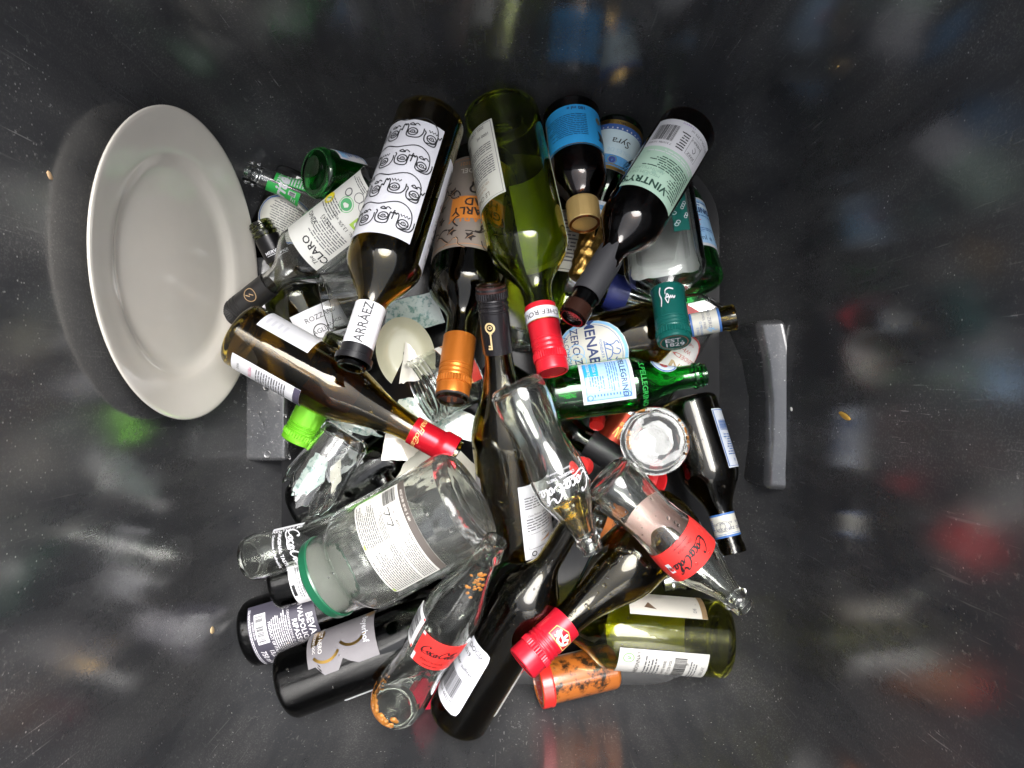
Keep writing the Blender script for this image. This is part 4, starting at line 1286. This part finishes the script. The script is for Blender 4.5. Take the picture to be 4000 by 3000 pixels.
a = Ax('arraez', 'wine_bottle', 'dark olive wine bottle with a white label of line drawn faces and white neck band', 'bottle')
bottle_glass(a, glass((.31,.23,.03)))
def f(F_, w, h):
    INK = (.015, .015, .017)
    for row in range(4):
        for c_ in range(4):
            cx, cy_ = w * (.80 - .50 * c_ - .04 * (row % 2)), h * (.70 - .50 * row + (.04 if c_ % 2 else 0))
            s_ = h * .115
            F_.ring(cx, cy_ + s_ * .2, s_ * .62, .0011, INK, 2, s_ * .55); F_.ring(cx, cy_ + s_ * .2, s_ * .26, .0009, INK, 2, s_ * .22); F_.disc(cx, cy_ + s_ * .2, s_ * .09, INK, 2, 8)
            F_.stroke([(cx - s_ * .62, cy_ + s_ * .2), (cx, cy_ + s_ * .42), (cx + s_ * .62, cy_ + s_ * .2)], .0008, INK)
            q = [(-1.3, -.6), (-1.3, .2), (-.9, .9), (.0, 1.1), (.7, .8), (.72, -.2), (.75, -.7), (.95, -.95), (1.1, -.7), (1.25, -.95), (1.4, -.6), (1.45, .1)] if (row + c_) % 2 else [(-1.2, -.9), (-1.0, -.4), (-.75, -.5), (-.7, .2), (-.6, 1.0), (.1, 1.2), (.8, .9), (1.0, .2), (.9, -.4), (1.1, -.7)]
            F_.stroke([(cx + x * s_, cy_ + y * s_) for x, y in q], .0011, INK)
            if (row + c_) % 3 == 0: F_.stroke([(cx + x * s_, cy_ + y * s_) for x, y in ((-.6, -1.0), (-.4, -.7), (-.2, -1.0), (.0, -.7), (.2, -1.0), (.4, -.7), (.6, -1.0))], .0010, INK, 2, False)
            else: F_.stroke([(cx + x * s_, cy_ + y * s_) for x, y in ((-.7, -.9), (-.3, -1.15), (.0, -.95), (.3, -1.15), (.6, -.9), (.2, -.8), (-.2, -.85))], .0010, INK)
        F_.stroke([(w * .9, h * (.55 - .5 * row)), (w * .4, h * (.47 - .5 * row)), (w * .0, h * (.52 - .5 * row)), (-w * .5, h * (.45 - .5 * row)), (-w * .82, h * (.56 - .5 * row)), (-w * .86, h * (.80 - .5 * row)), (-w * .6, h * (.86 - .5 * row))], .0010, INK)
    for t_, v in (('VIVIDOR', .02), ('BOBAL', .48)): F_.text(t_, w * .78, h * v, h * .10, INK, bold=.02)
label(a, .125, .585, 36, 124, (.63, .63, .675), f)
def f(F_, w, h): F_.text('BOBAL', w * .3, h * .8, h * .1, BLK); F_.bars(-w * .3, w * .6, -h * .9, -h * .5, BLK); F_.fine(-w * .6, w * .8, -h * .3, h * .6, 16, GRY)
label(a, .19, .62, -92, 74, (.61, .61, .65), f, name='back_label')
def f(F_, w, h): F_.text('ARRÁEZ', w * -.02, 0, h * .50, (.05, .05, .055), rot=-90, bold=.015)
o = sleeve(a, .785, .935, (.74, .74, .76), name='neck_band', rough=.4, metal=0)
label(a, .785, .935, 8, 100, None, f, off=.0015)
sleeve(a, .932, .985, (.014, .014, .016), off=.0008, bead=(.965, .985), name='mouth_ring', rough=.3)

a = Ax('key', 'wine_bottle', 'tall olive wine bottle with a black screw cap bearing a small gold key', 'bottle')
bottle_glass(a, glass((.32,.245,.03)))
stelvin(a, .765, (.020, .018, .020), rk=1.06, smooth=.60, rough=.25, metal=.35, end=(.045, .015, .012), t1=.99)
fl = Flat(); KC = (.62, .47, .24); z_ = .001
fl.ring(0, -.0105, .0036, .0016, KC, 2, .0042); fl.ring(0, -.0108, .0014, .0008, KC); fl.rect(-.0007, .0007, -.0068, .0100, KC, 2); fl.rect(-.0016, .0016, -.0058, -.0048, KC, 2); fl.rect(.0004, .0030, .0085, .0100, KC, 2); fl.rect(.0004, .0026, .0060, .0074, KC, 2)
for q in fl.g.values(): q[0][:] = [(-x, -y) for x, y in q[0]]
fl.put(a, a.L * .825, R_(-20), a.root, base=.0016)
def f(F_, w, h):
    F_.fine(-w * .8, w * .6, h * .35, h * .7, 5, GRY, seed=71); F_.text('Casa Relvas, Lda', -w * .3, h * .18, h * .08, BLK); F_.fine(-w * .8, w * .5, -h * .25, h * .12, 5, GRY, seed=72)
    F_.stroke([(-w * .8, -h * .72), (w * .8, -h * .72), (w * .8, -h * .32), (-w * .8, -h * .32), (-w * .8, -h * .72)], .0005, GRY, smooth=False); F_.text('CVRA', 0, -h * .42, h * .09, BLK); F_.poly([(-w * .3, -h * .6), (w * .3, -h * .5), (w * .2, -h * .58)], (.5, .25, .1), 2)
    for x in (-.6, -.2, .2): F_.ring(w * x, -h * .86, h * .06, .0010, BLK)
label(a, .022, .31, 47, 80, (.61, .61, .64), f)
label(a, .05, .33, -82, 42, (.30, .28, .30), lambda F_, w, h: F_.rect(-w, w, -h, -h * .72, (.62, .38, .15)), name='front_label')
label(a, .06, .30, 176, 100, (.62, .52, .30), None, name='side_label')
drops(a, 30, (.05, .6), seed=14)

a = Ax('jarup', 'jar', 'clear jar standing upside down with its ringed base up, at the right of the heap', 'jar')
G2 = glass((.97, .985, .97), .006, .45)
bottle_glass(a, G2, th=.003, punt=.10, seg=72); base_knurl(a, .84, 84, G2)
ORES = paint((.62, .22, .02), .35, coat=.6)
residue(a, [(.05, -140, .0018), (.12, 120, .0022), (.3, -60, .002), (.6, 20, .0022), (.5, 60, .002)], ORES, n=12)

a = Ax('beyer', 'wine_bottle', 'black wine bottle with a grey cut-out label and bronze arcs', 'bottle')
bottle_glass(a, glass((.05, .046, .038)))
def f(F_, w, h):
    F_.text('Beyerhof', -w * .1, h * .72, h * .24, WHT, bold=.01); F_.disc(-w * .75, h * .86, h * .14, (.22, .13, .05))
    F_.text('PINOT NERO', -w * .35, -h * .62, h * .17, (.75, .72, .7)); F_.text('TRENTINO DOC', -w * .3, -h * .80, h * .11, (.75, .72, .7))
    for cx, cy_, r in ((-.15, .35, .42), (.10, -.45, .42)): F_.stroke(arc(cx * w, cy_ * h, w * .5, h * r, -60, 60), .0028, BRZ, 2, False)
    F_.poly(arc(-w * .5, -h * .88, w * .45, h * .40, 0, 175), (.42, .26, .08, 1), 1)
label(a, .155, .435, -36, 90, (.16, .15, .16), f, poly=lambda v: (-1, 1 - .42 * max(0, 1 - abs(v - .05) / .22) - (.35 if v < -.75 else 0)))
label(a, .22, .48, 84, 20, WHT, None, name='back_label')
drops(a, 26, (.05, .6), (-50, 60), seed=16)

a = Ax('coke_c', 'cola_bottle', 'clear contour cola bottle with white script pointing under the big jar, at the left edge', 'bottle')
GC = glass((.96, .98, .94), .006, .02, film=.004)
def flute(a):
    def g(p, z, r):
        t = z / a.L
        if .14 < t < .40 or .66 < t < .90: return 1 - .018 * (1 - abs(math.cos(5 * p)))
        return 1.0
    return g
def coke(a, **kw):
    bottle_glass(a, GC, th=.0022, rmod=flute(a), seg=100, rings=[(.925, .95, .10), (.955, .975, .08), (.98, .999, .06)], **kw)
    base_knurl(a, .72, 56, GC)
def f(F_, w, h):
    F_.script(0, h * .34, w * 2.0, WHT); F_.text('ORIGINAL TASTE', -w * .15, -h * .22, h * .20, WHT, bold=.02); F_.text('Delicious & Refreshing', -w * .1, -h * .48, h * .15, WHT, bold=.01)
    F_.text('RECYCLE ME', -w * 1.06, h * .1, h * .24, WHT, rot=90, bold=.02); F_.rect(-w * 1.32, -w * 1.14, -h * .6, h * .8, WHT)
coke(a)
label(a, .155, .40, 8, 118, None, f)
drops(a, 20, (.1, .6), seed=21)

a = Ax('jarbig', 'pickle_jar', 'big fat clear jar with a dark green lid and a white ingredients label', 'jar')
def emb(p, z, r):
    t = z / a.L
    if .035 < t < .19:
        u, v = (p / (2 * PI) * 16) % 1, (t - .035) / .155
        return 1 + .014 * (1 if .2 < u < .8 and .15 < v < .85 else 0)
    if .62 < t < .72 and math.cos(p - .6) > .6: return 1 + .008 * math.sin(p * 40)
    return 1.0
bottle_glass(a, glass((.965, .985, .95), .05, .10, smudge=.18, film=.020), th=.0028, round_=.22, punt=.05, rmod=emb, seg=128)
def f(F_, w, h):
    F_.rect(-w, w, -h, -h * .74, (.10, .085, .075), 1)
    F_.text('189  5  01:30  08.07.2024', w * .45, -h * .86, h * .12, (.7, .65, .6))
    F_.bars(w * .62, w * .95, -h * .62, -h * .10, BLK, along='y', n=24)
    F_.fine(-w * .95, -w * .02, h * -.10, h * .95, 15, (.1, .1, .1), seed=81, fill=.5); F_.fine(w * .04, w * .95, h * .25, h * .95, 10, (.1, .1, .1), seed=82, fill=.5); F_.fine(w * .04, w * .55, -h * .02, h * .2, 4, (.1, .1, .1), seed=84, fill=.5)
    F_.fine(-w * .95, -w * .02, -h * .68, -h * .16, 8, (.1, .1, .1), seed=83, fill=.5)
    for x in (.28, .48): F_.stroke([(w * x - .004, -h * .28), (w * x + .004, -h * .28), (w * x, -h * .08), (w * x - .004, -h * .28)], .0010, BLK, 2, False)
    F_.text('COOP', w * .18, -h * .45, h * .12, BLK, bold=.02); F_.text('FE', w * .42, -h * .45, h * .1, BLK)
    for x in (-.93, .05): F_.rect(w * x, w * x + .004, h * .90, h * .97, (.35, .5, .05), 2)
label(a, .252, .57, 2, 112, (.61, .60, .56), f, 'round')
lid(a, .945, (.012, .115, .055), rk=1.03, rough=.28)
bm = bmesh.new()
lathe(bm, [(a.L * .955, 0), (a.L * .955, a.r(1) * .90), (a.L * .965, a.r(1) * .90), (a.L * .965, 0)], 48)
from_bm('lid_liner', bm, paint((.42, .44, .40), .4), a.root)
drops(a, 130, (.05, .85), (-85, 85), (.0004, .0016), 22)

a = Ax('docg', 'wine_bottle', 'dark wine bottle with a tilted white barcode label at the bottom of the heap', 'bottle')
bottle_glass(a, glass((.15,.115,.025)))
def f(F_, w, h):
    F_.text('Barolo DOCG', -w * .05, h * .82, h * .17, BLK); F_.text('2019', w * .02, h * .60, h * .16, BLK); F_.text('Innehåller sulfiter', -w * .05, h * .22, h * .15, BLK)
    F_.bars(-w * .75, w * .55, -h * .66, -h * .05, BLK, along='x', n=34); F_.text('3552628 443275', -w * .1, -h * .77, h * .13, BLK)
    for x, y in ((.75, .7), (.45, .4), (.8, .3), (.6, .55)): F_.disc(w * x, h * y, .0011, (.45, .47, .55), 2, 9)
label(a, .09, .375, -46, 92, (.70, .70, .76), f, 'round')
label(a, .12, .36, 92, 40, (.7, .68, .64), lambda F_, w, h: F_.rect(-w, w, h * .7, h, RED), name='front_label')
drops(a, 60, (.3, .8), (-60, 75), (.0006, .0024), 23)

a = Ax('lion', 'wine_bottle', 'dark olive wine bottle with a red screw cap bearing a white lion crest', 'bottle')
bottle_glass(a, glass((.28,.21,.03)))
stelvin(a, .738, (.62, .012, .03), rk=1.04, smooth=.42, rough=.3, metal=.2)
def f(F_, w, h):
    F_.stroke([(-w * .9, h * .9), (w * .9, h * .9), (w * .9, -h * .4), (0, -h * .95), (-w * .9, -h * .4), (-w * .9, h * .9)], .0009, (.7, .45, .15), 1, False)
    for q in ([(-.5, -.4), (-.2, .1), (-.4, .6), (.1, .7), (.3, .3), (.5, .6)], [(-.2, .1), (.3, -.1), (.5, -.5)], [(-.1, -.1), (-.1, -.7)], [(.3, .3), (.55, .1), (.3, -.2)], [(-.4, .6), (-.6, .2), (-.65, -.2)]): F_.stroke([(x * w, y * h) for x, y in q], .0020, (.78, .74, .62))
label(a, .775, .845, -26, 80, None, f, off=.0026)
drops(a, 70, (.15, .72), (-70, 75), (.0006, .0022), 24)

a = Ax('coke_d', 'cola_bottle', 'clear cola bottle with red label and orange mould inside its base', 'bottle')
coke(a)
def zero(F_, w, h):
    F_.script(w * .0, h * .18, w * 1.45, BLK); F_.text('ZERO SUGAR', -w * .1, -h * .50, h * .20, (.03, .01, .01)); F_.fine(-w * .4, w * .3, -h * .85, -h * .7, 1, (.1, .01, .01))
def f(F_, w, h): zero(F_, w, h); F_.rect(-w, -w * .86, -h, h, WHT)
label(a, .405, .565, 22, 96, (.74, .035, .03), f)
label(a, .44, .60, -58, 46, (.76, .76, .77), lambda F_, w, h: (F_.bars(-w * .7, w * .6, -h * .7, h * .8, BLK, along='y', n=22), F_.rect(w * .8, w, -h, h, RED)), name='back_label')
MOULD = paint((.70, .26, .03), .4, coat=.5)
residue(a, [(.03, -80, .0026), (.02, -40, .0026), (.02, 5, .0024), (.05, -95, .002), (.82, 30, .0016), (.035, -60, .003), (.03, -20, .003)], MOULD, n=24)
drops(a, 50, (.1, .85), (-80, 80), (.0005, .0016), 25)

a = Ax('coke_a', 'cola_bottle', 'clear contour cola bottle with white script in the middle, mouth pointing down', 'bottle')
coke(a)
def f(F_, w, h):
    F_.script(0, h * .40, w * 2.05, WHT); F_.text('ORIGINAL TASTE', -w * .05, -h * .22, h * .21, WHT, bold=.01); F_.text('Delicious & Refreshing', -w * .05, -h * .5, h * .15, WHT)
    F_.text('RECYCLE ME', -w * 1.08, h * .0, h * .24, WHT, rot=90, bold=.02)
label(a, .46, .66, -2, 112, None, f)
bm = bmesh.new()
prof = [(a.L * t, (a.r(t) - .0032) * .9) for t in (.70, .74, .78, .82, .86, .89)]
lathe(bm, [(prof[0][0], 0)] + prof + [(prof[-1][0], 0)], 32, lambda p, z, r: 1.0 if math.cos(p - 2.2) > -.2 else .55)
from_bm('drink_dregs', bm, glass((.75, .55, .10), .01, .0, 1.33), a.root, angle=0)
drops(a, 30, (.1, .7), (-80, 80), (.0005, .0014), 26)

a = Ax('coke_b', 'cola_bottle', 'clear contour cola bottle with a red band label, mouth at the lower right wall', 'bottle')
coke(a)
def f(F_, w, h):
    zero(F_, w * .66, h * .95)
    F_.rect(w * .50, w * .62, -h * .3, h * .35, WHT); F_.text('HEI', w * .56, 0, h * .3, BLK, lv=3)
label(a, .455, .635, 0, 178, (.74, .035, .03), f)
label(a, .27, .64, 180, 160, (.70, .45, .45), None, name='back_label')
drops(a, 45, (.08, .8), (-80, 80), (.0005, .0020), 27)

# ------------------------------------------------------------------ shards of crockery
TERR = blotch('speckled_glaze', (.44, .52, .48), (.13, .25, .22), 190, .50, .62, .15, .6, bump=.0)
CREAMC = paint((.56, .54, .47), .15, 0, coat=.5, var=.04)
OLIVEC = paint((.44, .43, .31), .16, 0, coat=.5, var=.05)
def shard(name, pts, mat, lab, tilt=0, th=.0045, group='broken crockery in the heap'):
    """a broken flat piece; each corner is (photo x, photo y, height)"""
    Q = [P(x, y, z) for x, y, z in pts]
    c = sum(Q, Vector()) / len(Q)
    bm = bmesh.new()
    # add small breaks along the edges
    ring = []
    rnd = random.Random(len(lab))
    for i, q in enumerate(Q):
        nx = Q[(i + 1) % len(Q)]
        for k in range(5):
            p_ = q.lerp(nx, k / 5)
            if k: p_ += Vector((rnd.gauss(0, .0006), rnd.gauss(0, .0006), 0))
            ring.append(p_ - c)
    t_ = [bm.verts.new(p_ + Vector((0, 0, th / 2))) for p_ in ring]
    b_ = [bm.verts.new(p_ * .985 - Vector((0, 0, th / 2))) for p_ in ring]
    tc_, bc_ = bm.verts.new((0, 0, th / 2)), bm.verts.new((0, 0, -th / 2))
    n = len(ring)
    for i in range(n):
        j = (i + 1) % n
        bm.faces.new((tc_, t_[i], t_[j])); bm.faces.new((bc_, b_[j], b_[i])); bm.faces.new((t_[i], b_[i], b_[j], t_[j]))
    o = from_bm(name, bm, mat, None, angle=40)
    o.location = c
    return tag(o, lab, 'shard', group)
shard('plate_shard', [(1505, 1700, .098), (1552, 1600, .10), (1600, 1685, .09), (1655, 1740, .09), (1590, 1800, .10), (1492, 1798, .10)], CREAMC, 'cream shard with a pointed edge, left of the red neck foil', th=.004)
shard('plate_shard', [(1548, 1865, .072), (1625, 1735, .080), (1720, 1690, .080), (1870, 1825, .066), (1850, 1945, .06), (1760, 1900, .065)], CREAMC, 'largest cream white shard, in the gap beside the big jar', th=.004)
shard('tile_shard', [(1560, 1560, .052), (1660, 1540, .05), (1880, 1640, .05), (1860, 1730, .052), (1700, 1690, .055), (1500, 1690, .055)], TERR, 'green speckled shard under the threaded mouth of the jar')
shard('tile_shard', [(1520, 1180, .070), (1690, 1140, .07), (1740, 1260, .065), (1600, 1300, .06), (1500, 1290, .065)], TERR, 'green speckled shard beside the drinking glass and the white neck band')
shard('tile_shard', [(1285, 1655, .062), (1300, 1620, .062), (1395, 1635, .058), (1500, 1705, .055), (1420, 1700, .055)], TERR, 'thin green speckled strip above the broken tumbler')
shard('tile_shard', [(1140, 1935, .078), (1180, 1840, .086), (1235, 1765, .090), (1282, 1790, .09), (1268, 1880, .082), (1200, 1930, .078)], TERR, 'pointed green speckled shard lying inside the broken tumbler', th=.0035)
shard('plate_shard', [(1290, 1830, .086), (1330, 1790, .088), (1335, 1870, .084), (1300, 1930, .08)], CREAMC, 'small cream sliver inside the broken tumbler', th=.003)
shard('plate_shard', [(1560, 1500, .096), (1585, 1335, .096), (1620, 1370, .095), (1660, 1480, .095), (1600, 1490, .096)], CREAMC, 'white triangular shard lying on the olive saucer', th=.003)
GSH = glass((.93, .97, .95), .01, .0)
shard('glass_shard', [(1900, 1760, .075), (1925, 1690, .082), (1950, 1720, .08), (1945, 1800, .07)], GSH, 'clear curved glass shard beside the neck of the bottle with the key', th=.002, group='clear broken glass pieces')
shard('glass_shard', [(1730, 1310, .10), (1775, 1260, .105), (1800, 1330, .1), (1760, 1350, .1)], GSH, 'clear glass shard between the drinking glass and the orange capped bottle', th=.002, group='clear broken glass pieces')
shard('glass_shard', [(2065, 1300, .09), (2100, 1240, .095), (2120, 1320, .09), (2085, 1390, .085)], GSH, 'clear glass shard left of the white banded red cap', th=.002, group='clear broken glass pieces')
shard('glass_shard', [(1400, 2010, .11), (1450, 1985, .112), (1465, 2030, .11), (1420, 2045, .108)], GSH, 'clear glass shard at the shoulder of the big jar', th=.002, group='clear broken glass pieces')
# the olive saucer, broken across
root = bpy.data.objects.new('broken_saucer', None)
bm = bmesh.new()
c = P(1585, 1382, .086)
rx = 128 * (H - .086) / F
def dish(f): return .0005 + .010 * max(0, (f - .55) / .45) ** 1.6
T2, B2 = [], []
na, nr = 60, 12
for i in range(na + 1):
    an = R_(-40 + 262 * i / na)
    lim = 1.0
    T2.append([bm.verts.new((rx * .86 * (j / nr) * math.cos(an), rx * 1.12 * (j / nr) * math.sin(an), dish(j / nr) + .004)) for j in range(1, nr + 1)])
    B2.append([bm.verts.new((rx * .86 * (j / nr) * math.cos(an), rx * 1.12 * (j / nr) * math.sin(an), dish(j / nr))) for j in range(1, nr + 1)])
for i in range(na):
    for j in range(nr - 1):
        bm.faces.new((T2[i][j], T2[i][j + 1], T2[i + 1][j + 1], T2[i + 1][j])); bm.faces.new((B2[i][j], B2[i + 1][j], B2[i + 1][j + 1], B2[i][j + 1]))
    bm.faces.new((T2[i][-1], B2[i][-1], B2[i + 1][-1], T2[i + 1][-1])); bm.faces.new((T2[i][0], T2[i + 1][0], B2[i + 1][0], B2[i][0]))
for e in (0, na):
    for j in range(nr - 1): bm.faces.new((T2[e][j], B2[e][j], B2[e][j + 1], T2[e][j + 1]))
bpy.data.objects.remove(root)
o = from_bm('broken_saucer', bm, OLIVEC, None, angle=45)
o.location = c
o.rotation_euler = (R_(6), R_(8), R_(15))
tag(o, 'broken olive cream saucer lying under the white neck band of a bottle', 'saucer')

# ------------------------------------------------------------------ loose caps and lids
def loose_lid(name, px, py, z, rpx_, h, c, lab, nrm, knurls=0, rough=.3):
    d = (H - z) / F
    r = rpx_ * d
    bm = bmesh.new()
    lathe(bm, [(0, 0), (0, r * .96), (.0004, r * 1.01), (h * .3, r), (h * .8, r * .99), (h, r * .93), (h - .0008, r * .84), (h - .0008, 0)], 80, (lambda a_, z_, q: knurl(a_, knurls, .02) if z_ < h * .75 and q > r * .98 else 1) if knurls else None)
    o = from_bm(name, bm, paint(c, rough, coat=.3), None, angle=30)
    o.location = P(px, py, z)
    o.rotation_euler = Vector(nrm).to_track_quat('Z', 'Y').to_euler()
    return tag(o, lab, 'cap' if 'bottle' in name else 'lid')
loose_lid('loose_bottle_top', 2335, 1632, .062, 30, .012, (.70, .02, .015), 'small bright red ridged cap under the level green water bottle', (-.2, -.7, .7), 24)
loose_lid('loose_jar_top', 2552, 1876, .09, 44, .010, (.68, .015, .02), 'red jar lid between the upturned jar and the red banded cola bottle', (.7, -.1, .6))
loose_lid('loose_jar_top', 2286, 1822, .085, 36, .010, (.66, .03, .03), 'red and white lid behind the mouth of the middle cola bottle', (-.5, .2, .8))
loose_lid('loose_jar_top', 1662, 2700, .03, 62, .010, (.62, .02, .06), 'crimson lid showing behind the cola bottle with orange mould', (.5, .1, .7))

# ------------------------------------------------------------------ crumbs on the walls
def crumb(px, py, X=None, Y=None, size=.004, c=(.6, .5, .35), lab='', long=2.0, ang=0.0):
    e = .032
    # where the sight line meets that wall
    s_ = 1 if (X or Y) > 0 else -1
    k_ = abs((px - 2000) / F if X is not None else (py - 1500) / F)
    K_ = (WR if X > 0 else WL) if X is not None else (WT if Y > 0 else WB)
    e = K_[3]
    h0 = K_[2] - .10 * e
    d = (h0 + e * H) / (k_ + e)
    z = H - d
    nrm = Vector((-s_, 0, e)) if X is not None else Vector((0, -s_, e))
    p_ = P(px, py, z)
    bm = bmesh.new()
    blob(bm, Vector((0, 0, 0)), Vector((0, 0, 1)), size, .35, long, 2, .12)
    o = from_bm('crumb', bm, paint(c, .7), None, angle=0)
    o.location = p_ + nrm.normalized() * size * .1
    q = nrm.to_track_quat('Z', 'Y').to_matrix().to_4x4() @ Matrix.Rotation(ang, 4, 'Z')
    o.rotation_euler = q.to_euler()
    return tag(o, lab, 'crumb')
crumb(3300, 1625, X=1, size=.0028, c=(.62, .36, .06), long=3.6, ang=.5, lab='orange yellow strip of peel stuck on the right wall')
crumb(193, 685, X=-1, size=.0022, c=(.6, .4, .22), lab='tan crumb stuck on the left wall left of the plate', long=1.6)
crumb(828, 2462, X=-1, size=.0036, c=(.55, .40, .22), lab='pale tan crumb low on the left wall by the black bottles', long=1.3)
crumb(3092, 1598, X=1, size=.0020, c=(.8, .78, .74), lab='white chip on the right wall above the moulded ledge', long=1.3)
crumb(3222, 2852, X=1, size=.0024, c=(.8, .79, .76), lab='white chip near the bottom right corner of the bin', long=1.8, ang=.8)
crumb(3008, 2445, X=1, size=.0018, c=(.78, .74, .64), lab='small pale chip right of the big pale green bottle', long=1.4)
crumb(3335, 188, Y=1, size=.0022, c=(.8, .79, .77), lab='white chip high on the far wall at the upper right', long=1.5)
crumb(3730, 165, Y=1, size=.0024, c=(.7, .69, .66), lab='grey white chip in the upper right corner', long=1.6, ang=1.2)
